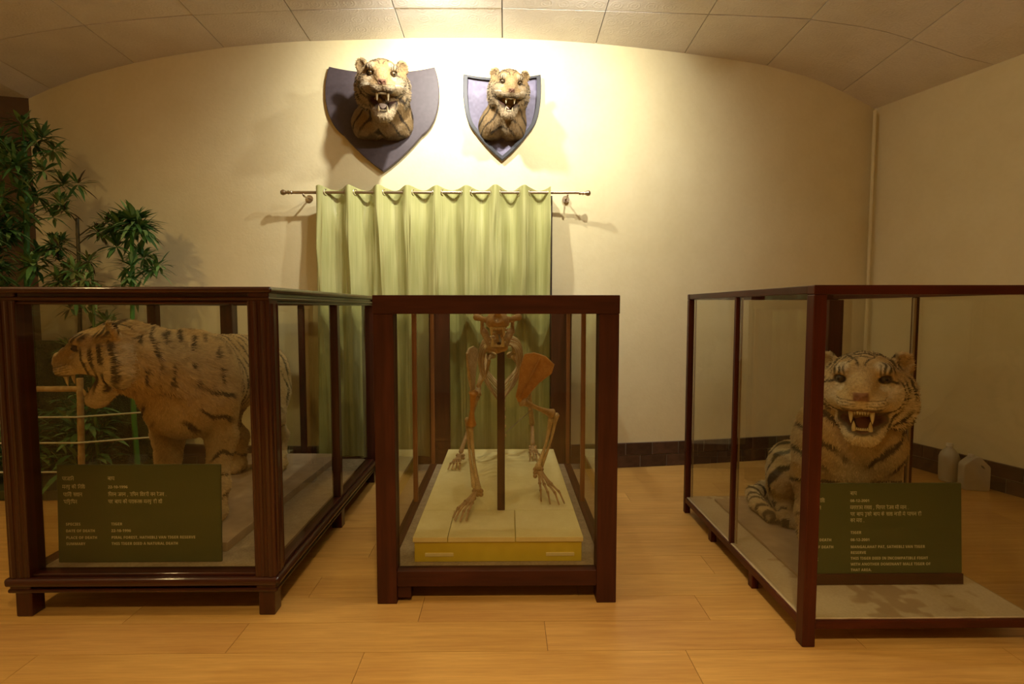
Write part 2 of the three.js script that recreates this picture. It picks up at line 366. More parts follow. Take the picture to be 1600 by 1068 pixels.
{ // LEFT: moulded, glossy frame
  const X0 = -2.08, X1 = -0.965, Z0 = -4.05, Z1 = -2.22, H = 1.385, B0 = 0.105, B1 = 0.185, T0 = 1.318, P = 0.088, w = M.darkWood;
  const g = thing('display_case', 'glossy dark wooden glass case with moulded frame, holding the standing tiger', 'display case', [0, 0, 0], 0);
  for (const x of [X0, X1 - P]) for (const z of [Z0, Z1 - P]) mesh('post', box(x, x + P, B0, H - 0.012, z, z + P, 0.008, 2), w, g);
  for (const x of [X0 + 0.014, X1 - P + 0.006]) for (const z of [Z0 + 0.01, Z1 - P + 0.01]) mesh('leg', box(x, x + P - 0.02, 0, B0 + 0.002, z, z + P - 0.02, 0.006, 2), w, g);
  const zm = -3.17, pm = 0.05;
  for (const x of [X0 + 0.01, X1 - 0.06]) { mesh('mullion', box(x, x + pm, B1, T0, zm - pm / 2, zm + pm / 2, 0.006, 2), w, g); mesh('leg', box(x - 0.005, x + pm + 0.005, 0, B0 + 0.002, zm - 0.03, zm + 0.03, 0.004), w, g); }
  mesh('mullion', box(-1.53, -1.49, B1, T0, Z0 + 0.015, Z0 + 0.055, 0.005), w, g);
  for (const z of [Z1 - 0.075, Z0 + 0.012]) { mesh('top_rail', box(X0 + P, X1 - P, T0, H - 0.012, z, z + 0.063, 0.006, 2), w, g); mesh('bottom_rail', box(X0 + P, X1 - P, B0, B1, z, z + 0.063, 0.006, 2), w, g); }
  for (const x of [X0 + 0.012, X1 - 0.075]) { mesh('top_rail', box(x, x + 0.063, T0, H - 0.012, Z0 + P, Z1 - P, 0.006, 2), w, g); mesh('bottom_rail', box(x, x + 0.063, B0, B1, Z0 + P, Z1 - P, 0.006, 2), w, g); }
  // beads of the moulding: cornice, two lines under it and an inner bead round every front pane
  const bead = (a, b, r) => mesh('moulding', tube([V(...a), V(...b)], r, 1, 14), w, g);
  for (const [y, o, r] of [[H - 0.012, 0.006, 0.0135], [H - 0.046, 0.0, 0.008], [T0 + 0.004, -0.008, 0.006], [B0 + 0.05, 0.002, 0.019], [B0 + 0.012, 0.0, 0.009]]) {
    bead([X0 - o, y, Z1 + o - 0.004], [X1 + o, y, Z1 + o - 0.004], r);
    bead([X1 + o - 0.004, y, Z1 + o], [X1 + o - 0.004, y, Z0 - o], r);
    bead([X0 - o + 0.004, y, Z1 + o], [X0 - o + 0.004, y, Z0 - o], r);
  }
  for (const [x, r] of [[X0 + 0.024, 0.012], [X0 + 0.055, 0.010], [X0 + P - 0.006, 0.007], [X1 - 0.024, 0.012], [X1 - 0.055, 0.010], [X1 - P + 0.006, 0.007]]) bead([x, B1 - 0.01, Z1 - 0.004], [x, T0 + 0.01, Z1 - 0.004], r);
  for (const [z, r] of [[Z1 - 0.03, 0.012], [Z1 - P + 0.008, 0.008]]) bead([X1 - 0.004, B1, z], [X1 - 0.004, T0, z], r);
  mesh('deck', box(X0 + 0.03, X1 - 0.03, B1 - 0.03, B1 - 0.004, Z0 + 0.03, Z1 - 0.06, 0.002), M.greyDeck, g);
  const pl = mesh('plinth', box(-0.36, 0.36, 0, 0.045, -0.80, 0.72, 0.004), M.plinth, g); pl.position.set(-1.62, B1 - 0.004, -3.17); pl.rotation.y = -0.03;
  const y0 = B1 - 0.01, y1 = T0 + 0.01;
  sheet(g, [X0 + P - 0.01, y0, Z1 - 0.045], [X1 - P + 0.01, y0, Z1 - 0.045], [X0 + P - 0.01, y1, Z1 - 0.045]);
  sheet(g, [X0 + P - 0.01, y0, Z0 + 0.035], [X1 - P + 0.01, y0, Z0 + 0.035], [X0 + P - 0.01, y1, Z0 + 0.035]);
  for (const x of [X0 + 0.032, X1 - 0.032]) { sheet(g, [x, y0, Z0 + P - 0.01], [x, y0, zm], [x, y1, Z0 + P - 0.01]); sheet(g, [x, y0, zm], [x, y0, Z1 - P + 0.01], [x, y1, zm]); }
  sheet(g, [X0 + 0.03, H - 0.014, Z0 + 0.03], [X1 - 0.03, H - 0.014, Z0 + 0.03], [X0 + 0.03, H - 0.014, Z1 - 0.03]);
}
{ // MIDDLE: plain square frame
  const X0 = -0.565, X1 = 0.487, Z0 = -4.04, Z1 = -2.31, H = 1.355, P = 0.086, B0 = 0.075, B1 = 0.145, T0 = 1.275, w = M.flatWood;
  const g = thing('display_case', 'plain dark brown glass case in the middle, holding the skeleton', 'display case');
  for (const x of [X0, X1 - P]) mesh('post', box(x, x + P, 0, T0, Z1 - P, Z1, 0.003), w, g);
  for (const x of [X0, X1 - 0.15]) mesh('post', box(x, x + 0.15, 0, T0, Z0, Z0 + 0.06, 0.003), w, g);
  mesh('top_rail', box(X0 - 0.002, X1 + 0.002, T0, H, Z1 - P, Z1 + 0.002, 0.003), w, g);
  mesh('top_rail', box(X0 - 0.002, X1 + 0.002, T0, H, Z0, Z0 + 0.06, 0.003), w, g);
  mesh('bottom_rail', box(X0 + P, X1 - P, B0, B1, Z1 - 0.06, Z1 - 0.006, 0.003), w, g);
  mesh('bottom_rail', box(X0 + 0.15, X1 - 0.15, B0, B1, Z0, Z0 + 0.05, 0.003), w, g);
  for (const x of [X0 + 0.002, X1 - 0.052]) {
    mesh('top_rail', box(x, x + 0.05, T0 + 0.02, H - 0.002, Z0 + 0.06, Z1 - P, 0.003), w, g);
    mesh('bottom_rail', box(x, x + 0.05, B0, B1, Z0 + 0.06, Z1 - P, 0.003), w, g);
    mesh('mullion', box(x + 0.012, x + 0.038, B1, T0 + 0.02, -3.2, -3.17, 0.003), M.amberWood, g);
    mesh('mullion', box(x + 0.012, x + 0.038, B1, T0 + 0.02, Z0 + 0.0605, Z0 + 0.085, 0.003), M.amberWood, g);
  }
  mesh('leg_block', box(X0 + P, X0 + P + 0.06, 0.02, B0, Z1 - 0.075, Z1 - 0.015, 0.003), w, g);
  mesh('bottom_panel', box(X0 + 0.03, X1 - 0.03, B1 - 0.035, B1 - 0.008, Z0 + 0.05, Z1 - 0.06, 0.002), M.greyDeck, g);
  const xi0 = X0 + P - 0.006, xi1 = X1 - P + 0.006, y0 = B1 - 0.008, y1 = T0 + 0.008;
  sheet(g, [xi0, y0, Z1 - 0.035], [xi1, y0, Z1 - 0.035], [xi0, y1, Z1 - 0.035]);
  sheet(g, [X0 + 0.14, y0, Z0 + 0.03], [X1 - 0.14, y0, Z0 + 0.03], [X0 + 0.14, y1, Z0 + 0.03]);
  for (const x of [X0 + 0.027, X1 - 0.027]) sheet(g, [x, y0, Z0 + 0.06], [x, y0, Z1 - P], [x, T0 + 0.022, Z0 + 0.06]);
  sheet(g, [X0 + 0.02, H - 0.012, Z0 + 0.03], [X1 - 0.02, H - 0.012, Z0 + 0.03], [X0 + 0.02, H - 0.012, Z1 - 0.03]);
}
{ // the yellow plinth box under the skeleton, cream boards on top
  const g = thing('skeleton_plinth', 'low yellow box with cream boards on top, under the skeleton', 'plinth', [-0.035, 0.137, -3.2]);
  const x0 = -0.39, x1 = 0.39, z1 = 0.78, z0 = -0.76;
  mesh('box_body', box(x0 + 0.006, x1 - 0.006, 0, 0.095, z0, z1, 0.003), M.yellow, g);
  mesh('board', box(x0, x1, 0.0955, 0.118, z0, 0.452, 0.002), M.creamDeck, g);
  for (const [a, b] of [[x0, -0.232], [-0.229, 0.078], [0.081, x1]]) mesh('board', box(a, b, 0.0955, 0.118, 0.455, z1 + 0.008, 0.002), M.creamDeck, g);
  const half = new THREE.Shape(); half.absellipse(0, 0, 0.062, 0.03, Math.PI, 2 * Math.PI); half.lineTo(-0.062, 0);
  const hg = new THREE.ExtrudeGeometry(half, { depth: 0.012, bevelEnabled: true, bevelSize: 0.003, bevelThickness: 0.003, bevelSegments: 2, curveSegments: 20 });
  for (const x of [-0.27, 0.285]) { const h = mesh('handle', hg, M.creamDeck, g); h.rotation.x = -Math.PI / 2 + 0.0; h.rotation.x = -Math.PI / 2; h.position.set(x, 0.028, z1); h.scale.y = -1; h.scale.set(1, -1, 1); h.rotation.set(-Math.PI / 2, 0, 0); }
}
{ // RIGHT: slender frame
  const X0 = 1.137, X1 = 2.07, Z0 = -3.38, Z1 = -1.985, H = 1.385, P = 0.05, B0 = 0.068, B1 = 0.1, T0 = 1.35, w = M.redWood;
  const g = thing('display_case', 'slender reddish wooden glass case at the right, holding the seated tiger', 'display case');
  for (const [x, z, p] of [[X0, Z1 - P, P], [X1 - 0.036, Z1 - 0.04, 0.036], [X0, Z0, 0.035], [X1 - 0.09, Z0, 0.09]]) mesh('post', box(x, x + p, 0, T0, z, z + p, 0.004), w, g);
  mesh('top_rail', box(X0, X1, T0, H, Z1 - 0.05, Z1, 0.004), w, g); mesh('top_rail', box(X0, X1, T0, H, Z0, Z0 + 0.035, 0.004), w, g);
  mesh('bottom_rail', box(X0 + P, X1 - P, B0, B1, Z1 - 0.045, Z1 - 0.005, 0.004), w, g); mesh('bottom_rail', box(X0 + 0.035, X1 - 0.035, B0, B1, Z0, Z0 + 0.03, 0.004), w, g);
  for (const x of [X0 + 0.002, X1 - 0.037]) {
    mesh('top_rail', box(x, x + 0.035, T0 + 0.004, H - 0.001, Z0 + 0.035, Z1 - 0.05, 0.003), w, g);
    mesh('bottom_rail', box(x, x + 0.035, B0, B1, Z0 + 0.035, Z1 - P, 0.003), w, g);
    mesh('mullion', box(x + 0.006, x + 0.03, B1, T0 + 0.004, -2.70, -2.675, 0.003), w, g);
    for (const z of [-2.94, -2.44]) mesh('leg', box(x + 0.002, x + 0.034, 0, B0 + 0.001, z - 0.02, z + 0.02, 0.003), w, g);
  }
  mesh('trim_strip', box(X0 + 0.04, X0 + 0.048, B1, T0, Z0 + 0.028, Z0 + 0.036, 0.001), M.aluminium, g);
  mesh('trim_strip', box(X1 - 0.044, X1 - 0.032, B1, T0, -2.674, -2.662, 0.001), M.aluminium, g);
  mesh('trim_strip', box(X0 + 0.032, X0 + 0.04, B1, T0, -2.674, -2.666, 0.001), M.aluminium, g);
  mesh('deck', box(X0 + 0.01, X1 - 0.01, B1 - 0.02, B1 + 0.004, Z0 + 0.01, Z1 - 0.02, 0.002), M.paleDeck, g);
  mesh('mat', box(X0 + 0.16, X1 - 0.08, B1 + 0.0045, B1 + 0.02, Z0 + 0.1, -2.31, 0.004), M.plinth, g);
  const y0 = B1 - 0.004, y1 = T0 + 0.006;
  sheet(g, [X0 + P - 0.006, y0, Z1 - 0.025], [X1 - P + 0.006, y0, Z1 - 0.025], [X0 + P - 0.006, y1, Z1 - 0.025]);
  sheet(g, [X0 + 0.03, y0, Z0 + 0.017], [X1 - 0.03, y0, Z0 + 0.017], [X0 + 0.03, y1, Z0 + 0.017]);
  for (const x of [X0 + 0.018, X1 - 0.018]) { sheet(g, [x, y0, Z0 + 0.035], [x, y0, -2.687], [x, y1, Z0 + 0.035]); sheet(g, [x, y0, -2.687], [x, y0, Z1 - P], [x, y1, -2.687]); }
  sheet(g, [X0 + 0.01, H - 0.002, Z0 + 0.01], [X1 - 0.01, H - 0.002, Z0 + 0.01], [X0 + 0.01, H - 0.002, Z1 - 0.01]);
}

// ---------------------------------------------------------------- name boards
// strokes of a handful of Devanagari letters: [width, [polyline of x, y ...] ...], y = 0 at the head line and 1 at the foot
const DEVA = (() => {
  const arc = (cx, cy, rx, ry, a, b) => { const o = []; for (let i = 0; i <= 10; i++) { const t = lerp(a, b, i / 10) * Math.PI / 180; o.push(cx + rx * Math.cos(t), cy + ry * Math.sin(t)); } return o; };
  const stem = x => [x, 0, x, 1];
  return {
    p: [0.7, stem(0.58), [0.1, 0, 0.1, 0.45, ...arc(0.34, 0.45, 0.24, 0.2, 170, 10)]], b: [0.75, stem(0.62), arc(0.36, 0.5, 0.26, 0.22, 0, 360), [0.2, 0.36, 0.52, 0.66]],
    v: [0.75, stem(0.62), arc(0.36, 0.5, 0.26, 0.22, 0, 360)], r: [0.5, [0.1, 0, ...arc(0.22, 0.25, 0.16, 0.2, -60, 110), 0.42, 0.98]], j: [0.8, stem(0.68), [0.68, 0.45, 0.34, 0.45], arc(0.28, 0.62, 0.2, 0.2, -60, 150)],
    t: [0.65, stem(0.55), arc(0.34, 0.78, 0.24, 0.36, 180, 285)], m: [0.75, stem(0.62), [0.14, 0, 0.14, 0.62, 0.62, 0.62], arc(0.12, 0.64, 0.07, 0.1, 0, 360)], y: [0.75, stem(0.62), [0.12, 0.05, 0.26, 0.25, 0.14, 0.48, 0.36, 0.62, 0.62, 0.5]],
    k: [0.9, stem(0.45), arc(0.26, 0.48, 0.19, 0.2, 0, 360), [0.45, 0.4, 0.7, 0.3, 0.82, 0.55, 0.72, 0.8]], n: [0.65, stem(0.55), [0.55, 0.45, 0.2, 0.45], arc(0.14, 0.5, 0.07, 0.1, 0, 360)], s: [0.8, stem(0.68), [0.1, 0, ...arc(0.2, 0.22, 0.15, 0.18, -60, 110), 0.42, 0.95], [0.24, 0.46, 0.68, 0.46]],
    h: [0.7, [0.4, 0, 0.4, 0.2, 0.16, 0.3, 0.42, 0.44, 0.2, 0.66, 0.46, 0.98]], g: [0.65, stem(0.55), [0.2, 0, 0.2, 0.6], arc(0.14, 0.64, 0.08, 0.1, 0, 360)], G: [0.85, stem(0.72), [0.16, 0, 0.3, 0.22, 0.12, 0.42, 0.3, 0.68, 0.72, 0.62]], l: [0.85, stem(0.72), arc(0.24, 0.62, 0.14, 0.26, 170, 380), arc(0.54, 0.62, 0.17, 0.26, 180, 330)],
    d: [0.6, [0.36, 0, 0.36, 0.22], arc(0.32, 0.45, 0.2, 0.22, -80, 100), [0.34, 0.66, 0.5, 0.98]], T: [0.8, stem(0.68), arc(0.3, 0.32, 0.14, 0.16, 0, 360), arc(0.36, 0.66, 0.26, 0.2, 200, 20)], B: [0.85, stem(0.72), [0.1, 0.1, 0.3, 0.1, 0.3, 0.68, 0.72, 0.68]],
    a: [0.35, stem(0.2)], i: [0.35, stem(0.25), arc(0.55, 0.0, 0.32, 0.32, 180, 340)], I: [0.35, stem(0.2), arc(0.0, 0.0, 0.22, 0.3, 180, 360)], u: [0.12, arc(-0.25, 1.12, 0.14, 0.12, 0, 270)], e: [0.08, [-0.15, 0, -0.4, -0.3]], '.': [0.3, [0.12, 0.92, 0.18, 1]], ',': [0.3, [0.16, 0.9, 0.08, 1.15]],
  };
})();
function deva(c, text, x, y, size) {
  c.lineWidth = size * 0.13; c.lineCap = c.lineJoin = 'round';
  for (const word of text.split(' ')) {
    const start = x;
    for (const ch of word) {
      const g = DEVA[ch]; if (!g) continue;
      for (const s of g.slice(1)) { c.beginPath(); for (let i = 0; i < s.length; i += 2) { const px = x + s[i] * size, py = y + s[i + 1] * size; i ? c.lineTo(px, py) : c.moveTo(px, py); } c.stroke(); }
      x += g[0] * size;
    }
    if (!/^[.,]+$/.test(word)) { c.beginPath(); c.moveTo(start, y); c.lineTo(x, y); c.stroke(); }
    x += size * 0.45;
  }
}
function board(name, label, [x, y, z], tilt, W, H, base, rows, turn = 0) {
  const g = thing(name, label, 'sign', [x, y, z], turn);
  const cv = document.createElement('canvas'); cv.width = 1280; cv.height = Math.round(1280 * H / W);
  const c = cv.getContext('2d'); c.fillStyle = '#46552f'; c.fillRect(0, 0, cv.width, cv.height);
  c.fillStyle = c.strokeStyle = '#d9d6b4';
  for (const [fx, fy, t, hindi] of rows) { if (hindi) deva(c, t, fx * 1280, fy * cv.height - 26, 27); else { c.font = 'bold 31px sans-serif'; c.fillText(t, fx * 1280, fy * cv.height); } }
  const t = new THREE.CanvasTexture(cv); t.colorSpace = THREE.SRGBColorSpace;
  const b = mesh('panel', box(-W / 2, W / 2, base, base + H, -0.006, 0.006, 0.002), std({ color: 0x46552f, roughness: 0.55 }), g);
  const f = mesh('printed_face', new THREE.PlaneGeometry(W - 0.006, H - 0.006), std({ map: t, roughness: 0.5 }), b);
  f.position.set(0, base + H / 2, 0.0068);
  if (base > 0) mesh('foot_strip', box(-W / 2, W / 2, 0, base, -0.014, 0.014, 0.002), M.flatWood, g);
  else for (const sx of [-W * 0.3, W * 0.3]) mesh('prop', box(sx - 0.01, sx + 0.01, 0, H * 0.6, -0.02, -0.0065, 0.002), M.flatWood, g);
  g.rotation.x = tilt;
  return g;
}
board('name_board', 'dark green name board with white lettering, in front of the standing tiger', [-1.612, 0.182, -2.345], -0.035, 0.712, 0.432, 0, [
  [0.03, 0.15, 'prjait', 1], [0.31, 0.15, 'baG', 1], [0.03, 0.235, 'mtyu kI itiT', 1], [0.31, 0.235, '22-10-1996'], [0.035, 0.315, 'paitI sTan', 1], [0.31, 0.315, 'iprl jgl , diBn iThrI vn rejv .', 1], [0.035, 0.39, 'BiyuiBt', 1], [0.31, 0.39, 'yh baG kI praktk mtyu hI TI', 1],
  [0.045, 0.62, 'SPECIES'], [0.325, 0.62, 'TIGER'], [0.045, 0.69, 'DATE OF DEATH'], [0.325, 0.69, '22-10-1996'], [0.045, 0.76, 'PLACE OF DEATH'], [0.325, 0.76, 'PIRAL FOREST, HATHIBLI VAN TIGER RESERVE'], [0.045, 0.825, 'SUMMARY'], [0.325, 0.825, 'THIS TIGER DIED A NATURAL DEATH'],
]);
board('name_board', 'dark green name board on a brown foot strip, in front of the seated tiger', [1.635, 0.105, -2.265], -0.07, 0.70, 0.39, 0.045, [
  [0.0, 0.12, 'prjait', 1], [0.30, 0.12, 'baG', 1], [0.0, 0.20, 'mtyu kI itiT', 1], [0.30, 0.20, '08-12-2001'], [0.0, 0.28, 'paitI sTan', 1], [0.30, 0.28, 'mgrham gsT , iyaGr rejv mI man .', 1], [0.0, 0.355, 'BiyuiBt', 1], [0.30, 0.355, 'yh baG dusre baG ke saT ldaI me Gayl hI', 1], [0.30, 0.425, 'kr mra .', 1],
  [0.0, 0.56, 'SPECIES'], [0.30, 0.56, 'TIGER'], [0.0, 0.64, 'DATE OF DEATH'], [0.30, 0.64, '08-12-2001'], [0.0, 0.72, 'PLACE OF DEATH'], [0.30, 0.72, 'MANGALAHAT PAT, SATHEBLI VAN TIGER'], [0.30, 0.785, 'RESERVE'], [0.0, 0.86, 'REMARK'], [0.30, 0.85, 'THIS TIGER DIED IN INCOMPATIBLE FIGHT'], [0.30, 0.915, 'WITH ANOTHER DOMINANT MALE TIGER OF'], [0.30, 0.98, 'THAT AREA.'],
]);

// ---------------------------------------------------------------- curtain and rod
{
  const g = thing('curtain_rod', 'ornate metal curtain rod with ball finials above the green curtain', 'rod', [0, 0, 0]);
  const y = 2.166, z = -4.145;
  mesh('pole', tube([V(-1.60, y, z), V(0.555, y + 0.004, z)], 0.011, 2, 14), M.chrome, g);
  const fin = [[0, 0], [0.012, 0.0], [0.014, 0.012], [0.008, 0.02], [0.016, 0.03], [0.009, 0.042], [0.017, 0.055], [0.022, 0.07], [0.017, 0.085], [0, 0.09]].map(a => new THREE.Vector2(...a));
  for (const [x, s] of [[-1.60, 1], [0.555, -1]]) { const f = mesh('finial', new THREE.LatheGeometry(fin, 20), M.chrome, g); f.position.set(x, y, z); f.rotation.z = s * Math.PI / 2; }
  for (const x of [-1.52, 0.47]) mesh('bracket', merge([tube([V(x, y - 0.02, -4.279), V(x, y - 0.02, z), V(x, y - 0.008, z)], 0.007, 8, 8), new THREE.CylinderGeometry(0.028, 0.028, 0.006, 20).rotateX(Math.PI / 2).translate(x, y - 0.02, -4.276)]), M.chrome, g);

  // cloth: deep eyelet folds at the rod, loosening towards the hem
  const c = thing('curtain', 'pale green satin eyelet curtain hanging in folds over the doorway', 'curtain');
  const nx = 420, ny = 70, xa = -1.425, xb = 0.33, top = 2.205, hem = 0.15, folds = 8,  Q = [], uv = [], I = [], rings = [];
  for (let j = 0; j <= ny; j++) {
    const t = j / ny;
    for (let i = 0; i <= nx; i++) {
      const s = i / nx, ph = s * folds * Math.PI * 2 + 0.6;
      const w1 = noise(s * 9, t * 0.9, 3.1), w2 = noise(s * 21, t * 1.3, 8.4), w3 = noise(s * 60, t * 2.2, 1.4);
      const amp = lerp(0.05, 0.042, smooth(0, 0.3, t)) * (1 + 0.5 * noise(s * 5, t * 1.2, 7));
      const d = amp * Math.sin(ph + 1.6 * w1 * smooth(0, 0.25, t)) + smooth(0.02, 0.16, t) * (0.02 * w1 + 0.055 * (0.35 - Math.abs(w2)) + 0.014 * (0.3 - Math.abs(w3)) + 0.010 * noise(s * 34 + 4 * t, t * 5, 14)) + 0.006 * Math.sin(ph * 2 + 1);
      const x = lerp(xa, xb, s) + 0.012 * Math.cos(ph) * (1 - 0.5 * t) + 0.01 * noise(s * 7, t * 2, 20) * t;
      const yTop = top + 0.012 * Math.sin(ph) + 0.006 * noise(s * 30, 0, 4);
      Q.push(x, lerp(yTop, hem + 0.01 * Math.sin(ph), t), z + 0.0 + d); uv.push(x, t * 2);
    }
  }
  for (let j = 0; j < ny; j++) for (let i = 0; i < nx; i++) { const a = j * (nx + 1) + i, b = a + nx + 1; I.push(a, b, a + 1, a + 1, b, b + 1); }
  const q = new THREE.BufferGeometry(); q.setAttribute('position', new THREE.Float32BufferAttribute(Q, 3)); q.setAttribute('uv', new THREE.Float32BufferAttribute(uv, 2)); q.setIndex(I); q.computeVertexNormals();
  const a = tileNoise(200, 6, 71), b = tileNoise(6, 6, 72);
  const cloth = phys({ map: texture(512, 512, (u, v) => mix3([162, 162, 102], [194, 192, 134], 0.5 * a(u, v) + 0.5 * b(u, v))), roughness: 0.27, sheen: 0.3, sheenColor: new THREE.Color(0.55, 0.62, 0.3), sheenRoughness: 0.4, side: THREE.DoubleSide });
  mesh('cloth', q, cloth, c);
  const ring = new THREE.TorusGeometry(0.023, 0.0045, 8, 24);
  for (let k = 0; k < folds * 2; k++) {
    const s = (k * Math.PI - 0.6) / (folds * Math.PI * 2); if (s < 0.01 || s > 0.99) continue;
    const m = mesh('eyelet', ring, M.chrome, c); m.position.set(lerp(xa, xb, s) + 0.012 * Math.cos(k * Math.PI), y, z); m.rotation.y = (k % 2 ? 1 : -1) * 1.0;
  }
}

// ---------------------------------------------------------------- bamboo corner
M.leaf = [[84, 130, 68], [66, 108, 54], [122, 158, 96], [112, 122, 62]].map(([r, g, b]) => std({ color: new THREE.Color().setRGB(r / 255, g / 255, b / 255, THREE.SRGBColorSpace), roughness: 0.55, side: THREE.DoubleSide }));
M.brownLeaf = std({ color: 0x4a3a1e, roughness: 0.7, side: THREE.DoubleSide });
M.culm = [0x3f7a38, 0x46401f, 0x4f9a46, 0x5a7a34].map(c => std({ color: c, roughness: 0.45 }));
M.cane = std({ map: texture(256, 64, (u, v) => mix3([168, 134, 82], [206, 176, 120], tileNoise(20, 8, 81)(u, v)), true, [3, 3]), roughness: 0.55 });
function leafGeo(base, dir, len, wid, droop) {
  const d = dir.clone().normalize(), side = V(0, 1, 0).cross(d); if (side.lengthSq() < 0.01) side.set(1, 0, 0); side.normalize();
  const up = d.clone().cross(side).normalize(), Q = [], I = [], uv = [];
  const prof = [0.15, 0.8, 1, 0.7, 0.02];
  for (let i = 0; i < 5; i++) { const t = i / 4, c = base.clone().addScaledVector(d, len * t).add(V(0, -droop * len * t * t, 0)), w = wid * prof[i]; for (const s of [-1, 0, 1]) { const p = c.clone().addScaledVector(side, s * w).addScaledVector(up, s ? 0.15 * w : 0); Q.push(p.x, p.y, p.z); uv.push(0, 0); } }
  for (let i = 0; i < 4; i++) for (let k = 0; k < 2; k++) { const a = i * 3 + k, b = a + 3; I.push(a, a + 1, b, b, a + 1, b + 1); }
  const g = new THREE.BufferGeometry(); g.setAttribute('position', new THREE.Float32BufferAttribute(Q, 3)); g.setAttribute('uv', new THREE.Float32BufferAttribute(uv, 2)); g.setIndex(I); g.computeVertexNormals(); return g.toNonIndexed();
}
function bamboo(label, [x, z], height, radius, culm, tufts, mats, lean = 0) {
  const g = thing('bamboo_plant', label, 'bamboo', [x, 0.069, z], 0, 'artificial bamboo behind the fence');
  const axis = t => V(lean * t * t, height * t, 0.02 * Math.sin(t * 5));
  const nodes = Math.round(height / 0.24);
  mesh('culm', tube([0, 0.25, 0.5, 0.75, 1].map(axis), t => radius * (1 - 0.35 * t) * (1 + 0.13 * Math.max(0, 1 - Math.abs(((t * nodes) % 1) - 0.5) * 14)), nodes * 14, 12), culm, g);
  const leaves = mats.map(() => []), twigs = [];
  for (const [t, out, n, size, ang] of tufts) {
    const a = axis(t), b = a.clone().add(V(Math.cos(ang) * out, out * 0.5, Math.sin(ang) * out * 0.6));
    if (out > 0.02) twigs.push(tube([a, a.clone().lerp(b, 0.5).add(V(0, out * 0.12, 0)), b], 0.004, 6, 6));
    for (let i = 0; i < n; i++) {
      const el = rr(-0.5, 1.25), az = rr(0, Math.PI * 2), dir = V(Math.cos(az) * Math.cos(el), Math.sin(el), Math.sin(az) * Math.cos(el) * 0.8);
      leaves[Math.floor(rnd() * mats.length)].push(leafGeo(b.clone().addScaledVector(dir, rr(0, 0.03)), dir, size * rr(0.6, 1.1), size * rr(0.06, 0.1), rr(0.1, 0.5)));
    }
  }
  if (twigs.length) mesh('twigs', merge(twigs), culm, g);
  mats.forEach((m, i) => { if (leaves[i].length) mesh('foliage', merge(leaves[i]), m, g).userData.kind = 'stuff'; });
}
const [L0, L1, L2, L3] = M.leaf;
const ring = (t0, t1, n, out, count, size) => Array.from({ length: n }, (_, i) => [lerp(t0, t1, i / Math.max(1, n - 1)), out * rr(0.5, 1.1), count, size * rr(0.85, 1.15), rr(0, 6.28)]);
bamboo('tall bamboo with dense dark leaves at the left edge, reaching the highest', [-3.47, -3.98], 2.42, 0.024, M.culm[0], ring(0.45, 1, 40, 0.26, 36, 0.15), [L0, L1, L2, L3], 0.02);
bamboo('bamboo half cut off by the left edge of the photo', [-3.72, -3.8], 2.2, 0.02, M.culm[3], ring(0.4, 1.04, 36, 0.28, 34, 0.15), [L0, L1, L2]);
bamboo('thin dark bamboo cane with a brownish leaf clump beside its top', [-3.1, -3.98], 1.88, 0.017, M.culm[1], [[0.9, 0.16, 70, 0.1, 0.1], [0.93, 0.2, 50, 0.1, -0.2], [0.88, 0.12, 40, 0.09, 3.2], [0.80, 0.13, 26, 0.09, 2.9], [0.98, 0.15, 24, 0.11, 1.7], ...ring(0.62, 0.85, 6, 0.14, 20, 0.11), [1.12, 0.02, 20, 0.13, 0]], [L1, M.brownLeaf, L3]);
bamboo('bright green bamboo with a rounded fan of leaves, nearest the curtain', [-2.73, -3.98], 1.84, 0.019, M.culm[2], [[1, 0.02, 110, 0.2, 0], [0.97, 0.08, 60, 0.18, 3.0], [0.95, 0.08, 50, 0.18, 0.4], ...ring(0.7, 0.88, 8, 0.16, 26, 0.15), [0.78, 0.2, 24, 0.12, 0.05]], [L0, L2, L1], 0.02);
bamboo('small bamboo low between the thin cane and the bright green one', [-2.92, -3.86], 1.5, 0.012, M.culm[3], ring(0.5, 1, 12, 0.14, 24, 0.14), [L3, L0, L2]);
// shrubs low behind the fence
for (const [x, z, h, label] of [[-3.5, -3.86, 0.55, 'low leafy shrub behind the fence, at the left edge of the photo'], [-3.05, -3.88, 0.6, 'low leafy shrub behind the bamboo fence post']]) {
  const g = thing('leafy_shrub', label, 'shrub', [x, 0.071, z]), lists = [[], [], []];
  for (let i = 0; i < 230; i++) { const az = rr(0, 6.28), el = rr(0.05, 1.3), r = rr(0.02, 0.24), b = V(Math.cos(az) * r * 0.8, rr(0.05, h) * (1 - r), Math.sin(az) * r * 0.5); lists[i % 3].push(leafGeo(b, V(Math.cos(az) * Math.cos(el), Math.sin(el), Math.sin(az) * Math.cos(el)), rr(0.12, 0.22), rr(0.012, 0.024), rr(0.2, 0.7))); }
  const stems = []; for (let i = 0; i < 6; i++) { const a = i * 1.05; stems.push(tube([V(0.02 * Math.cos(a), -0.005, 0.02 * Math.sin(a)), V(0.12 * Math.cos(a), h * 0.7, 0.08 * Math.sin(a))], 0.006, 2, 6)); }
  mesh('stems', merge(stems), M.culm[3], g);
  lists.forEach((l, i) => mesh('foliage', merge(l), [L0, L1, L2][i], g).userData.kind = 'stuff');
}
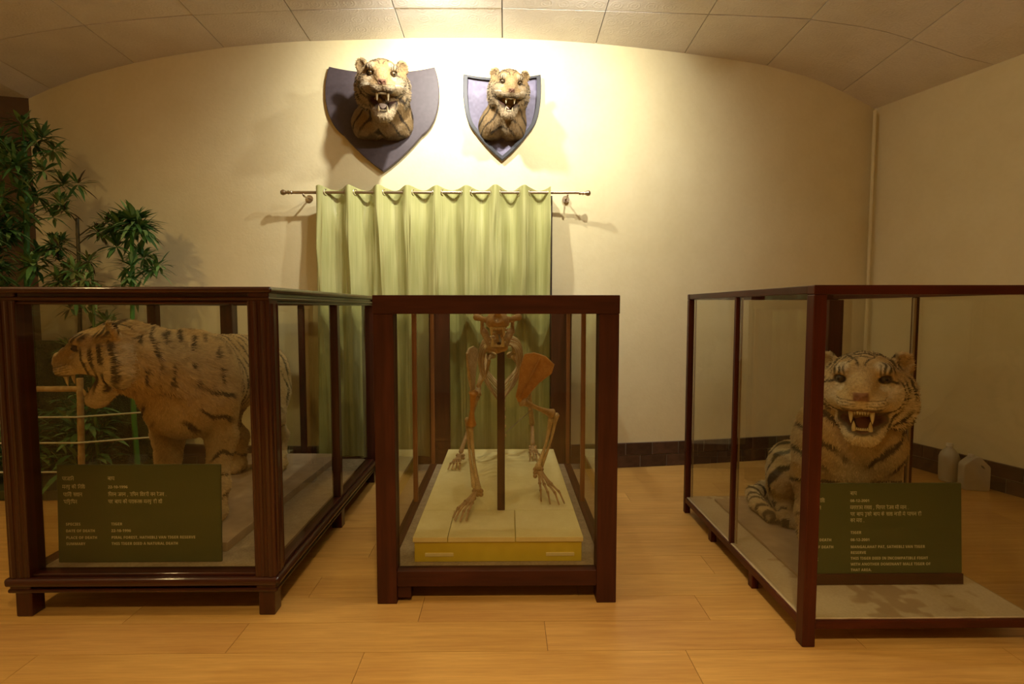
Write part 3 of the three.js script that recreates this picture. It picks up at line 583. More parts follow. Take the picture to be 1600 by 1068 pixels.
{ // planted bed with a kerb, and the turf-covered board behind
  tag(mesh('planting_bed', box(-4.5, -2.42, 0, 0.07, -4.26, -3.62, 0.01), std({ color: 0x4a4a22, roughness: 0.95 }), scene), 'low olive-green planting bed that the bamboo stands in', 'planter');
  const a = tileNoise(90, 90, 91), b = tileNoise(9, 9, 92);
  const turf = std({ map: texture(512, 512, (u, v) => mix3([56, 66, 28], [92, 100, 48], 0.6 * a(u, v) + 0.4 * b(u, v))), bumpMap: texture(256, 256, (u, v) => a(u, v), false, [2, 2]), bumpScale: 0.01, roughness: 0.95 });
  tag(mesh('turf_board', box(-4.3, -2.55, 0.07, 1.05, -4.24, -4.205, 0.006), turf, scene), 'olive-green turf-covered board standing behind the bamboo', 'board');
}
{ // cane fence
  const g = thing('cane_fence', 'cane post and rail fence with white cords in front of the bamboo', 'fence', [0, 0, 0]);
  const z = -3.575, knots = n => t => 0.019 * (1 + 0.14 * Math.max(0, 1 - Math.abs(((t * n) % 1) - 0.5) * 16));
  mesh('post', tube([V(-2.83, 0, z), V(-2.805, 0.84, z)], knots(4), 60, 14), M.cane, g);
  mesh('post', tube([V(-2.28, 0, z - 0.06), V(-2.28, 0.6, z - 0.06)], t => 0.012, 4, 10), M.cane, g);
  mesh('post', tube([V(-4.05, 0, z), V(-4.05, 0.84, z)], knots(4), 60, 14), M.cane, g);
  mesh('top_rail', tube([V(-4.4, 0.768, z), V(-2.80, 0.768, z)], knots(7), 90, 14), M.cane, g);
  const cord = std({ color: 0xd6d8c4, roughness: 0.6 });
  for (const y of [0.585, 0.413, 0.218]) { mesh('cord', tube([V(-4.4, y, z + 0.024), V(-2.825, y, z + 0.024)], 0.006, 2, 8), cord, g); mesh('cord', tube([V(-2.825, y, z + 0.024), V(-2.55, y + 0.014, z - 0.01), V(-2.28, y + 0.028, z - 0.045)], 0.006, 8, 8), cord, g); }
}
// ---------------------------------------------------------------- plastic cans by the right wall
{
  const p = phys({ color: 0xd8d4c4, roughness: 0.42, transmission: 0.25, thickness: 0 }), cap = std({ color: 0xe8e4d8, roughness: 0.4 });
  const b = thing('plastic_bottle', 'white round-shouldered plastic bottle standing on the floor by the right wall', 'bottle', [3.33, 0, -3.96]); b.scale.set(0.78, 0.92, 0.78);
  mesh('body', new THREE.LatheGeometry([[0, 0.001], [0.06, 0.001], [0.074, 0.012], [0.08, 0.05], [0.082, 0.2], [0.07, 0.235], [0.04, 0.268], [0.026, 0.276], [0.024, 0.292], [0, 0.292]].map(a => new THREE.Vector2(...a)), 40), p, b);
  mesh('cap', new THREE.CylinderGeometry(0.027, 0.028, 0.022, 28).translate(0, 0.303, 0), cap, b);
  const j = thing('jerrycan', 'white plastic jerrycan with a sloping shoulder and handle, beside the white bottle', 'jerrycan', [3.365, 0, -3.78], -0.25); j.scale.set(0.66, 0.86, 0.7);
  const s = new THREE.Shape(); s.moveTo(-0.1, 0); s.lineTo(0.1, 0); s.quadraticCurveTo(0.115, 0, 0.115, 0.02); s.lineTo(0.115, 0.18); s.quadraticCurveTo(0.112, 0.2, 0.09, 0.21); s.lineTo(0.03, 0.262); s.quadraticCurveTo(0, 0.275, -0.03, 0.262); s.lineTo(-0.095, 0.215); s.quadraticCurveTo(-0.115, 0.2, -0.115, 0.18); s.lineTo(-0.115, 0.02); s.quadraticCurveTo(-0.115, 0, -0.1, 0);
  const hole = new THREE.Path(); hole.absellipse(0.05, 0.192, 0.03, 0.013, 0, Math.PI * 2, true, -0.65); s.holes.push(hole);
  const e = new THREE.ExtrudeGeometry(s, { depth: 0.1, bevelEnabled: true, bevelSize: 0.008, bevelThickness: 0.01, bevelSegments: 3, curveSegments: 14 }); e.translate(0, 0.008, -0.05);
  mesh('body', e, p, j);
  mesh('cap', new THREE.CylinderGeometry(0.024, 0.025, 0.026, 28).rotateZ(0.0).translate(-0.04, 0.282, 0), cap, j);
}

// ---------------------------------------------------------------- sculpting: distance fields meshed by surface nets
const smin = (a, b, k) => { const h = Math.max(k - Math.abs(a - b), 0) / k; return Math.min(a, b) - h * h * k * 0.25; };
const smax = (a, b, k) => -smin(-a, -b, k);
const cone = (x, y, z, a, ra, b, rb) => {
  const dx = b[0] - a[0], dy = b[1] - a[1], dz = b[2] - a[2], px = x - a[0], py = y - a[1], pz = z - a[2];
  const t = clamp((px * dx + py * dy + pz * dz) / (dx * dx + dy * dy + dz * dz));
  return Math.hypot(px - dx * t, py - dy * t, pz - dz * t) - (ra + (rb - ra) * t);
};
const egg = (x, y, z, c, r) => {
  const px = x - c[0], py = y - c[1], pz = z - c[2];
  const k0 = Math.hypot(px / r[0], py / r[1], pz / r[2]), k1 = Math.hypot(px / (r[0] * r[0]), py / (r[1] * r[1]), pz / (r[2] * r[2]));
  return k1 < 1e-9 ? -Math.min(...r) : k0 * (k0 - 1) / k1;
};
function nets(f, lo, hi, h) {
  const n = [0, 1, 2].map(k => Math.ceil((hi[k] - lo[k]) / h / 4) * 4 + 1), [nx, ny, nz] = n, F = new Float32Array(nx * ny * nz).fill(1), sx = 1, sy = nx, sz = nx * ny;
  for (let k = 0; k < nz; k += 4) for (let j = 0; j < ny; j += 4) for (let i = 0; i < nx; i += 4) {
    const c = f(lo[0] + (i + 1.5) * h, lo[1] + (j + 1.5) * h, lo[2] + (k + 1.5) * h), far = Math.abs(c) > h * 6.5;
    for (let c2 = k; c2 < Math.min(nz, k + 4); c2++) for (let b = j; b < Math.min(ny, j + 4); b++) for (let a = i; a < Math.min(nx, i + 4); a++)
      F[a + b * sy + c2 * sz] = far ? c : f(lo[0] + a * h, lo[1] + b * h, lo[2] + c2 * h);
  }
  const id = new Int32Array(nx * ny * nz).fill(-1), P = [], I = [];
  const corner = [0, sx, sy, sx + sy, sz, sx + sz, sy + sz, sx + sy + sz], ed = [[0, 1], [0, 2], [0, 4], [1, 3], [1, 5], [2, 3], [2, 6], [3, 7], [4, 5], [4, 6], [5, 7], [6, 7]];
  for (let k = 0; k < nz - 1; k++) for (let j = 0; j < ny - 1; j++) for (let i = 0; i < nx - 1; i++) {
    const o = i + j * sy + k * sz; let m = 0;
    for (let c = 0; c < 8; c++) if (F[o + corner[c]] < 0) m |= 1 << c;
    if (m === 0 || m === 255) continue;
    let x = 0, y = 0, z = 0, q = 0;
    for (const [a, b] of ed) {
      if ((m >> a & 1) === (m >> b & 1)) continue;
      const fa = F[o + corner[a]], fb = F[o + corner[b]], t = fa / (fa - fb);
      x += lerp(a & 1, b & 1, t); y += lerp(a >> 1 & 1, b >> 1 & 1, t); z += lerp(a >> 2, b >> 2, t); q++;
    }
    id[o] = P.length / 3; P.push(lo[0] + (i + x / q) * h, lo[1] + (j + y / q) * h, lo[2] + (k + z / q) * h);
  }
  for (let k = 1; k < nz - 1; k++) for (let j = 1; j < ny - 1; j++) for (let i = 1; i < nx - 1; i++) {
    const o = i + j * sy + k * sz, s = F[o] < 0;
    for (const [d, u, v] of [[sx, sy, sz], [sy, sz, sx], [sz, sx, sy]]) {
      if (s === F[o + d] < 0) continue;
      const a = id[o], b = id[o - u], c = id[o - u - v], e = id[o - v];
      if (a < 0 || b < 0 || c < 0 || e < 0) continue;
      s ? I.push(a, b, c, a, c, e) : I.push(a, c, b, a, e, c);
    }
  }
  const N = new Float32Array(P.length), e = h * 0.6;
  for (let i = 0; i < P.length; i += 3) {
    const x = P[i], y = P[i + 1], z = P[i + 2];
    const gx = f(x + e, y, z) - f(x - e, y, z), gy = f(x, y + e, z) - f(x, y - e, z), gz = f(x, y, z + e) - f(x, y, z - e), l = Math.hypot(gx, gy, gz) || 1;
    N[i] = gx / l; N[i + 1] = gy / l; N[i + 2] = gz / l;
  }
  const g = new THREE.BufferGeometry();
  g.setAttribute('position', new THREE.Float32BufferAttribute(P, 3)); g.setAttribute('normal', new THREE.BufferAttribute(N, 3)); g.setIndex(I);
  return g;
}

// ---------------------------------------------------------------- the tiger's head: +z to the nose, +y up, about 0.42 m long
let GAPE = 1;                                            // how far the jaws stand open
const mouthWedge = (x, y, z) => { // opening between the jaws, open to the sides in front
  const a = [0, -0.102, lerp(0.098, 0.072, GAPE)], b = [0, lerp(-0.1, -0.126, GAPE), 0.235];
  const flat = cone(0, y, z, a, 0.009, b, lerp(0.055, 0.077, GAPE)), deep = cone(x * 1.05, y, z, [0, -0.095, -0.01], 0.028, [0, lerp(-0.096, -0.115, GAPE), 0.2], lerp(0.044, 0.058, GAPE));
  return Math.min(flat, deep);
};
function headField(sx, y, z) {
  const x = Math.abs(sx), jy = lerp(-0.152, -0.194, GAPE), jz = lerp(0.126, 0.108, GAPE);
  let d = egg(x, y, z, [0, 0.03, -0.05], [0.122, 0.108, 0.135]);
  d = smin(d, egg(x, y, z, [0.082, -0.008, 0.03], [0.062, 0.068, 0.078]), 0.05);
  d = smin(d, egg(x, y, z, [0.054, 0.08, 0.068], [0.044, 0.03, 0.05]), 0.04);
  d = smin(d, cone(x, y, z, [0, 0.07, 0.06], 0.048, [0, 0.018, 0.184], 0.034), 0.035);
  d = smin(d, cone(x, y, z, [0, -0.004, 0.07], 0.074, [0, -0.014, 0.17], 0.048), 0.03);
  d = smin(d, egg(x, y, z, [0.035, -0.03, 0.172], [0.04, 0.036, 0.044]), 0.018);
  d = smin(d, cone(x, y, z, [0.052, -0.026, 0.13], 0.032, [0.082, -0.05, 0.045], 0.034), 0.03);
  d = smin(d, egg(x, y, z, [0, 0.004, 0.208], [0.024, 0.016, 0.018]), 0.012);
  // lower jaw
  let j = cone(x, y, z, [0.066, -0.095, 0.0], 0.05, [0.026, jy, jz - 0.004], 0.034);
  j = smin(j, egg(x, y, z, [0, jy, jz + 0.006], [0.042, 0.034, 0.036]), 0.03);
  j = smin(j, cone(x, y, z, [0, -0.11, -0.02], 0.06, [0, jy, jz - 0.018], 0.036), 0.03);
  d = smin(d, j, 0.03);
  // throat and ruff
  d = smin(d, egg(x, y, z, [0, -0.06, -0.1], [0.13, 0.14, 0.12]), 0.06);
  d = smin(d, egg(x, y, z, [0.118, -0.055, -0.05], [0.062, 0.118, 0.07]), 0.045);
  // ears
  const cs = Math.cos(0.5), sn = Math.sin(0.5), ex = x - 0.128, ey = y - 0.084, ez = z + 0.075, rx = ex * cs - ez * sn, rz = ex * sn + ez * cs;
  let ear = egg(rx, ey, rz, [0, 0, 0], [0.044, 0.05, 0.02]);
  ear = smax(ear, -egg(rx, ey, rz, [0, 0.004, 0.02], [0.032, 0.037, 0.02]), 0.008);
  d = smin(d, ear, 0.016);
  // eye sockets, nostrils, mouth
  d = smax(d, -egg(x, y, z, [0.086, 0.05, 0.118], [0.03, 0.0115, 0.036]), 0.012);
  d = smax(d, -(Math.hypot(x - 0.014, y + 0.001, z - 0.227) - 0.007), 0.004);
  d = smax(d, -mouthWedge(x, y, z), 0.012);
  // wrinkles across the raised nose and lie of the fur
  d += 0.0018 * Math.sin(z * 260 + y * 60) * smooth(0.05, 0.02, x) * smooth(0.07, 0.11, z) * smooth(0.0, 0.03, y);
  d += 0.004 * noise(sx * 26, y * 26, z * 20) * smooth(0.1, -0.02, z) + 0.0015 * noise(sx * 90, y * 90, z * 60);
  return d;
}
const TAN = [0.56, 0.38, 0.165], PALE = [0.64, 0.50, 0.28], WHITE = [0.74, 0.64, 0.45], BLACK = [0.035, 0.022, 0.012], PINK = [0.30, 0.15, 0.09], MOUTH = [0.10, 0.035, 0.025];
const line = (v, c, w) => smooth(w, w * 0.45, Math.abs(v - c));
function headColor(sx, y, z) {
  const x = Math.abs(sx), n = noise(sx * 30, y * 30, z * 30), n2 = noise(sx * 12 + 5, y * 12, z * 12), fine = noise(sx * 140, y * 140, z * 140);
  let c = mix3(TAN, PALE, clamp(0.35 + 0.6 * n2));
  let w = 0;
  w = Math.max(w, smooth(0.036, 0.022, Math.hypot(x - 0.062, (y - 0.09) * 1.1, (z - 0.085) * 0.8)));             // spot above the eye
  w = Math.max(w, smooth(0.03, 0.015, Math.hypot(x - 0.075, (y - 0.022) * 1.4, (z - 0.11) * 0.7)));                // under the eye
  w = Math.max(w, smooth(0.07, 0.095, x) * smooth(0.045, 0.0, y) * smooth(0.16, 0.1, z));                         // cheeks
  w = Math.max(w, smooth(-0.005, -0.03, y) * smooth(0.09, 0.13, z));                                               // muzzle pads
  w = Math.max(w, smooth(-0.12, -0.15, y));                                                                        // chin
  c = mix3(c, WHITE, w * 0.92);
  let s = 0;
  const top = smooth(0.05, 0.085, y);
  const r = Math.hypot(x * 1.15, (z - 0.12)) + 0.01 * n;                                                           // arcs over the crown
  for (const [k, wd] of [[0.068, 0.006], [0.088, 0.0075], [0.11, 0.009], [0.134, 0.010], [0.16, 0.011], [0.188, 0.012], [0.218, 0.013]]) s = Math.max(s, line(r, k, wd) * top * smooth(0.006, 0.02, x + 0.012 * n2 + (k > 0.1 ? 0.02 : 0)) * smooth(-0.3, 0.05, n2 + 0.15));
  s = Math.max(s, line(x, 0.012 + 0.3 * Math.max(0, 0.1 - z) + 0.004 * n, 0.005) * top * smooth(0.12, 0.09, z));
  const q = Math.hypot(z - 0.15, (y + 0.0) * 0.75, x * 0.35) + 0.010 * n2 + 0.004 * n;                              // arcs down the cheeks
  for (const [k, wd] of [[0.1, 0.0075], [0.134, 0.0105], [0.172, 0.012], [0.217, 0.014]]) s = Math.max(s, line(q, k, wd) * smooth(0.062, 0.085, x) * smooth(0.06, 0.03, y) * smooth(-0.3, 0.05, noise(sx * 9, y * 14, z * 9 + 3) + 0.12));
  const e = Math.hypot(x - 0.077, (y - 0.05) * 1.6, (z - 0.103) * 0.75);
  s = Math.max(s, smooth(0.032, 0.024, e));                                                                         // dark rim round the eye
  s = Math.max(s, line(y - 0.044 + (x - 0.085) * 0.35, 0, 0.006) * smooth(0.085, 0.095, x) * smooth(0.13, 0.11, x));  // streak behind it
  for (const k of [0, 1, 2, 3]) s = Math.max(s, 0.75 * line(y + 0.011 * k + 0.004 * n, -0.012, 0.0024) * smooth(0.012, 0.022, x) * smooth(0.125, 0.15, z));   // whisker rows
  c = mix3(c, BLACK, clamp(s) * 0.9);
  const nose = smooth(0.206, 0.213, z) * smooth(-0.016, -0.010, y) * smooth(0.022, 0.016, y) * smooth(0.028, 0.022, x);
  c = mix3(c, PINK, nose);
  const cs = Math.cos(0.5), sn = Math.sin(0.5), rz = (x - 0.128) * sn + (z + 0.075) * cs;
  if (y > 0.09 && x > 0.108) c = rz < -0.002 ? mix3(BLACK, WHITE, smooth(0.02, 0.012, Math.hypot(x - 0.13, y - 0.125))) : mix3(c, PALE, 0.5);
  const m = mouthWedge(x, y, z);
  const lip = smooth(0.02, 0.010, m) * smooth(0.215, 0.2, z);
  c = mix3(c, [0.05, 0.03, 0.022], lip * 0.85);
  if (m < 0.005) c = mix3(MOUTH, PINK, 0.25 * smooth(0, 0.3, n) + 0.3 * smooth(0.05, 0.15, z));
  const v = 1 + 0.28 * fine;
  return [c[0] * v, c[1] * v, c[2] * v, m < 0.012 || nose > 0.4 || e < 0.03 ? 0 : 1];
}
const sculptHead = gape => { GAPE = gape; return nets(headField, [-0.2, -0.25, -0.24], [0.2, 0.19, 0.25], 0.0042); };
const HEAD_LOW = sculptHead(0.35), HEAD = sculptHead(1);
const identity = new THREE.Matrix4();
// paint a geometry; flow gives the lie of the fur; returns a plain mesh with colour, plus fur roots
function paint(geo, color, flow, length, M4 = identity) {
  const p = geo.attributes.position, n = p.count, col = new Float32Array(n * 3), fl = new Float32Array(n * 3), ln = new Float32Array(n);
  for (let i = 0; i < n; i++) {
    const x = p.getX(i), y = p.getY(i), z = p.getZ(i), c = color(x, y, z), f = flow(x, y, z);
    col.set([Math.max(0.01, c[0]), Math.max(0.008, c[1]), Math.max(0.005, c[2])], i * 3); fl.set(f, i * 3); ln[i] = (c[3] ?? 1) * length(x, y, z);
  }
  const g = geo.clone(); g.setAttribute('color', new THREE.BufferAttribute(col, 3)); g.setAttribute('flow', new THREE.BufferAttribute(fl, 3)); g.setAttribute('fur', new THREE.BufferAttribute(ln, 1));
  g.applyMatrix4(M4);
  const r = new THREE.Matrix3().setFromMatrix4(M4), v = V(0, 0, 0);
  for (let i = 0; i < n; i++) { v.fromArray(fl, i * 3).applyMatrix3(r).normalize(); v.toArray(fl, i * 3); }
  return g;
}
function joinPainted(list) { return mergeGeometries(list); }
const headFlow = (x, y, z) => { const v = [x * 1.2, (y + 0.02) * 0.9 - 0.05 * smooth(0.05, -0.1, z), z - 0.26]; return v; };
const headFur = (x, y, z) => { const a = Math.abs(x); return 0.006 + 0.014 * smooth(0.08, 0.15, a) * smooth(0.06, -0.02, y) + 0.012 * smooth(0.02, -0.12, z) + 0.008 * smooth(-0.11, -0.16, y); };
const blade = (() => { const g = new THREE.BufferGeometry(); g.setAttribute('position', new THREE.Float32BufferAttribute([-0.5, 0, 0, 0.5, 0, 0, -0.32, 0.55, 0.06, 0.32, 0.55, 0.06, 0, 1, 0], 3)); g.setIndex([0, 1, 2, 2, 1, 3, 2, 3, 4]); g.computeVertexNormals(); return g; })();
const furMat = std({ color: 0xffffff, roughness: 0.85, side: THREE.DoubleSide }), skinMat = std({ vertexColors: true, roughness: 0.88 });
const dustFur = std({ color: new THREE.Color(0.43, 0.375, 0.31), roughness: 0.9, side: THREE.DoubleSide }), dustSkin = std({ color: new THREE.Color(0.43, 0.375, 0.31), vertexColors: true, roughness: 0.9 });   // browner, dusty old mounts
function fur(geo, count, parent, width = 0.0035, mat = furMat) {
  const p = geo.attributes.position, nn = geo.attributes.normal, c = geo.attributes.color, f = geo.attributes.flow, ln = geo.attributes.fur, I = geo.index.array, T = I.length / 3;
  const cum = new Float32Array(T), A = V(0, 0, 0), B = V(0, 0, 0), C = V(0, 0, 0); let tot = 0;
  for (let t = 0; t < T; t++) { A.fromBufferAttribute(p, I[t * 3]); B.fromBufferAttribute(p, I[t * 3 + 1]).sub(A); C.fromBufferAttribute(p, I[t * 3 + 2]).sub(A); tot += B.cross(C).length(); cum[t] = tot; }
  const im = new THREE.InstancedMesh(blade, mat, count), m = new THREE.Matrix4(), N = V(0, 0, 0), D = V(0, 0, 0), S = V(0, 0, 0), col = new THREE.Color(); let k = 0;
  for (let i = 0; i < count * 2 && k < count; i++) {
    const r = rnd() * tot; let a = 0, b = T - 1; while (a < b) { const q = a + b >> 1; cum[q] < r ? a = q + 1 : b = q; }
    const i0 = I[a * 3], i1 = I[a * 3 + 1], i2 = I[a * 3 + 2]; let u = rnd(), v = rnd(); if (u + v > 1) { u = 1 - u; v = 1 - v; }
    const L = ln.array[i0] * rr(0.6, 1.3); if (L < 0.002) continue;
    A.fromBufferAttribute(p, i0); B.fromBufferAttribute(p, i1).sub(A); C.fromBufferAttribute(p, i2).sub(A); A.addScaledVector(B, u).addScaledVector(C, v);
    N.fromBufferAttribute(nn, i0); D.fromBufferAttribute(f, i0); D.x += rr(-0.3, 0.3); D.y += rr(-0.3, 0.3); D.z += rr(-0.3, 0.3); D.addScaledVector(N, -D.dot(N)).normalize().addScaledVector(N, rr(0.12, 0.42)).normalize();
    S.copy(D).cross(N).normalize(); N.copy(S).cross(D).normalize();
    m.makeBasis(S.multiplyScalar(width * rr(0.7, 1.3)), D.multiplyScalar(L), N.multiplyScalar(L)); m.setPosition(A.x, A.y, A.z);
    im.setMatrixAt(k, m); const s = rr(0.8, 1.2); im.setColorAt(k, col.setRGB(c.getX(i0) * s, c.getY(i0) * s, c.getZ(i0) * s)); k++;
  }
  im.count = k; im.name = 'fur'; im.userData.kind = 'stuff'; parent.add(im);
}
const clean = g => { const q = g.clone(); q.deleteAttribute('flow'); q.deleteAttribute('fur'); return q; };
M.eye = phys({ color: 0x4a3616, roughness: 0.35 }); M.pupil = std({ color: 0x080604, roughness: 0.2 });
M.tooth = std({ color: 0xe2d4ac, roughness: 0.35 }); M.tongue = std({ color: 0x9a5a48, roughness: 0.5 }); M.whisker = std({ color: 0xd8ccb0, roughness: 0.6 });
const fangGeo = (len, r) => { const g = new THREE.LatheGeometry([[0.001, 0], [r, 0], [r * 0.95, len * 0.3], [r * 0.62, len * 0.7], [0.0008, len]].map(a => new THREE.Vector2(...a)), 12); return g; };
function faceParts(parent, M4, tongueColor = M.tongue) {
  const put = (name, geo, mat, p, rot) => { const g = geo.clone(); if (rot) g.applyMatrix4(new THREE.Matrix4().makeRotationFromEuler(new THREE.Euler(...rot))); g.translate(...p); g.applyMatrix4(M4); return mesh(name, g, mat, parent); };
  for (const s of [-1, 1]) {
    const e = put('eye', new THREE.SphereGeometry(0.0165, 20, 16), M.eye, [s * 0.07, 0.05, 0.0955]);
    const pg = new THREE.SphereGeometry(0.005, 14, 10); pg.scale(1, 1, 0.4); pg.rotateY(s * 0.5); pg.translate(s * 0.0783, 0.05, 0.1102); pg.applyMatrix4(M4); mesh('pupil', pg, M.pupil, e);
    put('fang', fangGeo(0.05, 0.0085), M.tooth, [s * 0.034, -0.056, 0.178], [Math.PI - 0.12, 0, 0]);
    put('fang', fangGeo(0.04, 0.008), M.tooth, [s * 0.027, lerp(-0.13, -0.172, GAPE), lerp(0.15, 0.132, GAPE)], [0.12, 0, 0]);
  }
  const inc = []; for (let i = -2.5; i <= 2.5; i++) { inc.push(fangGeo(0.012, 0.0038).rotateX(Math.PI).translate(i * 0.0082, -0.058, 0.198 - 0.001 * i * i)); inc.push(fangGeo(0.011, 0.0035).translate(i * 0.0066, lerp(-0.126, -0.168, GAPE), lerp(0.159, 0.141, GAPE) - 0.001 * i * i)); }
  const ig = merge(inc); ig.applyMatrix4(M4); mesh('incisors', ig, M.tooth, parent);
  const tg = new THREE.SphereGeometry(1, 24, 16); tg.scale(0.03, 0.014, 0.075); tg.rotateX(lerp(0.4, 0.6, GAPE)); tg.translate(0, lerp(-0.122, -0.142, GAPE), 0.07); tg.applyMatrix4(M4); mesh('tongue', tg, tongueColor, parent);
  const wh = []; for (const s of [-1, 1]) for (let i = 0; i < 7; i++) { const y = -0.012 - 0.006 * (i % 3), z = 0.17 - 0.01 * (i % 4); wh.push(tube([V(s * 0.06, y, z), V(s * 0.11, y + rr(-0.004, 0.008), z - 0.02), V(s * rr(0.14, 0.17), y + rr(-0.03, 0.0), z - rr(0.03, 0.07))], t => 0.0007 * (1.1 - t), 8, 5)); }
  const wg = merge(wh); wg.applyMatrix4(M4); mesh('whiskers', wg, M.whisker, parent);
}
const place = (pos, yaw, pitch, roll, s) => new THREE.Matrix4().compose(V(...pos), new THREE.Quaternion().setFromEuler(new THREE.Euler(pitch, yaw, roll, 'YXZ')), V(s, s, s));
const flowBack = (x, y, z) => [0.15 * x, -0.55, -0.8];
function bodyColor(opts) {
  return (sx, y, z) => {
    const x = Math.abs(sx - (opts.cx ?? 0)), n = noise(sx * 5, y * 5, z * 5), n2 = noise(sx * 13 + 9, y * 13, z * 13), fine = noise(sx * 120, y * 120, z * 120);
    let c = mix3(TAN, PALE, clamp(0.4 + 0.7 * n));
    c = mix3(c, WHITE, clamp(opts.white(x, y, z) + 0.15 * n2));
    const s = clamp(opts.stripe(sx, x, y, z, n, n2)); c = mix3(c, BLACK, s * 0.88);
    const v = 1 + 0.25 * fine; return [c[0] * v, c[1] * v, c[2] * v, 1];
  };
}
const bars = (u, w) => smooth(w, w * 0.5, Math.abs(u - Math.round(u)));

// ---------------------------------------------------------------- standing tiger (local: y = 0 on the plinth, +z towards the viewer)
const leg = (d, x, y, z, pts, k) => { for (let i = 1; i < pts.length; i++) d = smin(d, cone(x, y, z, pts[i - 1][0], pts[i - 1][1], pts[i][0], pts[i][1]), k); return d; };
const paw = (d, x, y, z, cx, cz, s = 1) => {
  d = smin(d, egg(x, y, z, [cx, 0.038, cz], [0.062 * s, 0.04, 0.075 * s]), 0.025);
  for (const [ox, oz] of [[-0.039, 0.05], [-0.014, 0.066], [0.014, 0.066], [0.039, 0.05]]) d = smin(d, egg(x, y, z, [cx + ox * s, 0.026, cz + oz * s], [0.019, 0.026, 0.026]), 0.008);
  return d;
};
{
  const deckY = 0.226, g = thing('stuffed_tiger', 'stuffed tiger standing with its roaring head turned sideways, in the left case', 'tiger', [-1.59, deckY, -2.78], 0.07);
  const hp = place([-0.225, 0.875, 0.30], -Math.PI / 2 + 0.24, 0.24, 0, 0.98);
  const field = (x, y, z) => {
    let d = cone(x, y, z, [0, 0.67, 0.02], 0.195, [0, 0.67, -0.45], 0.185);
    d = smin(d, cone(x, y, z, [0, 0.67, -0.45], 0.185, [0, 0.68, -0.8], 0.18), 0.06);
    d = smin(d, cone(x, y, z, [0, 0.84, 0.0], 0.105, [0, 0.79, -0.85], 0.085), 0.1);
    d = smin(d, egg(x, y, z, [0, 0.61, 0.1], [0.185, 0.185, 0.15]), 0.08);
    for (const s of [-1, 1]) {
      d = smin(d, egg(x, y, z, [s * 0.13, 0.69, 0.03], [0.088, 0.2, 0.125]), 0.06);
      d = leg(d, x, y, z, [[[s * 0.135, 0.62, 0.07], 0.09], [[s * 0.13, 0.42, 0.03], 0.068], [[s * 0.12, 0.18, 0.08], 0.052], [[s * 0.118, 0.06, 0.1], 0.052]], 0.04);
      d = paw(d, x, y, z, s * 0.116, 0.12);
      d = smin(d, egg(x, y, z, [s * 0.12, 0.58, -0.74], [0.105, 0.2, 0.17]), 0.06);
      d = leg(d, x, y, z, [[[s * 0.13, 0.52, -0.68], 0.11], [[s * 0.14, 0.38, -0.62], 0.08], [[s * 0.13, 0.22, -0.83], 0.045], [[s * 0.13, 0.06, -0.79], 0.045]], 0.05);
      d = paw(d, x, y, z, s * 0.13, -0.76);
    }
    // neck swings out to the turned head
    d = smin(d, cone(x, y, z, [-0.02, 0.76, 0.06], 0.185, [-0.12, 0.83, 0.25], 0.155), 0.1);
    d = smin(d, cone(x, y, z, [-0.12, 0.83, 0.25], 0.15, [-0.18, 0.855, 0.29], 0.125), 0.06);
    // tail
    d = leg(d, x, y, z, [[[0, 0.78, -0.92], 0.05], [[0.02, 0.6, -1.03], 0.038], [[0.05, 0.35, -1.06], 0.034], [[0.08, 0.2, -1.0], 0.03]], 0.04);
    return d + 0.006 * noise(x * 14, y * 14, z * 10) + 0.002 * noise(x * 50, y * 50, z * 40);
  };
  const col = bodyColor({
    white: (x, y, z) => Math.max(0.55 * smooth(0.56, 0.44, y) * smooth(0.12, 0.02, x) * smooth(-0.9, -0.6, z), 0.45 * smooth(0.12, 0.24, z) * smooth(0.7, 0.55, y) * smooth(0.13, 0.04, x)),
    stripe: (sx, x, y, z, n, n2) => {
      let s = 0;
      const flank = smooth(0.06, -0.06, z) * smooth(0.40, 0.52, y + 0.1 * n);
      s = Math.max(s, bars(z * 13.5 + 0.6 * n + 0.5 * (y - 0.7) + 0.2 * n2, 0.22 * (0.75 + 0.9 * n2 + 0.4 * n)) * flank);
      const neck = smooth(0.0, 0.14, z) * smooth(0.66, 0.74, y);
      s = Math.max(s, bars((sx + z * -0.9) * 14 + 0.9 * n + 0.4 * n2, 0.2 + 0.14 * n2) * neck * smooth(0.02, 0.2, n2 + 0.06));
      const chest = smooth(0.04, 0.12, z) * smooth(0.74, 0.66, y) * smooth(0.44, 0.5, y);
      s = Math.max(s, bars((y + 0.55 * x + 0.1 * sx) * 9 + 0.6 * n + 0.25 * n2, 0.13 + 0.07 * n2) * chest * smooth(-0.25, 0.0, n + 0.1));
      const legs = smooth(0.42, 0.36, y) * smooth(0.02, -0.02, z - 0.4);
      s = Math.max(s, bars(y * 9 + 0.6 * n2, 0.13 + 0.05 * n) * legs * smooth(0.05, 0.3, n + (z < -0.4 ? 0.25 : -0.08)));
      const sh = smooth(-0.16, -0.06, z) * smooth(0.08, 0.0, z) * smooth(0.5, 0.6, y);
      s = Math.max(s, bars(z * 9 + y * 2 + 0.8 * n, 0.13 + 0.08 * n2) * sh * smooth(0.0, 0.25, n2 + 0.08));
      return s;
    },
  });
  const bodyGeo = paint(nets(field, [-0.36, -0.03, -1.14], [0.3, 1.04, 0.5], 0.0085), col, flowBack, (x, y, z) => 0.012 + 0.012 * smooth(0.0, 0.15, z) * smooth(0.55, 0.7, y));
  const headGeo = paint(HEAD, headColor, headFlow, headFur, hp);
  const all = joinPainted([bodyGeo, headGeo]);
  mesh('body', clean(all), skinMat, g);
  faceParts(g, hp);
  fur(all, 60000, g);
}
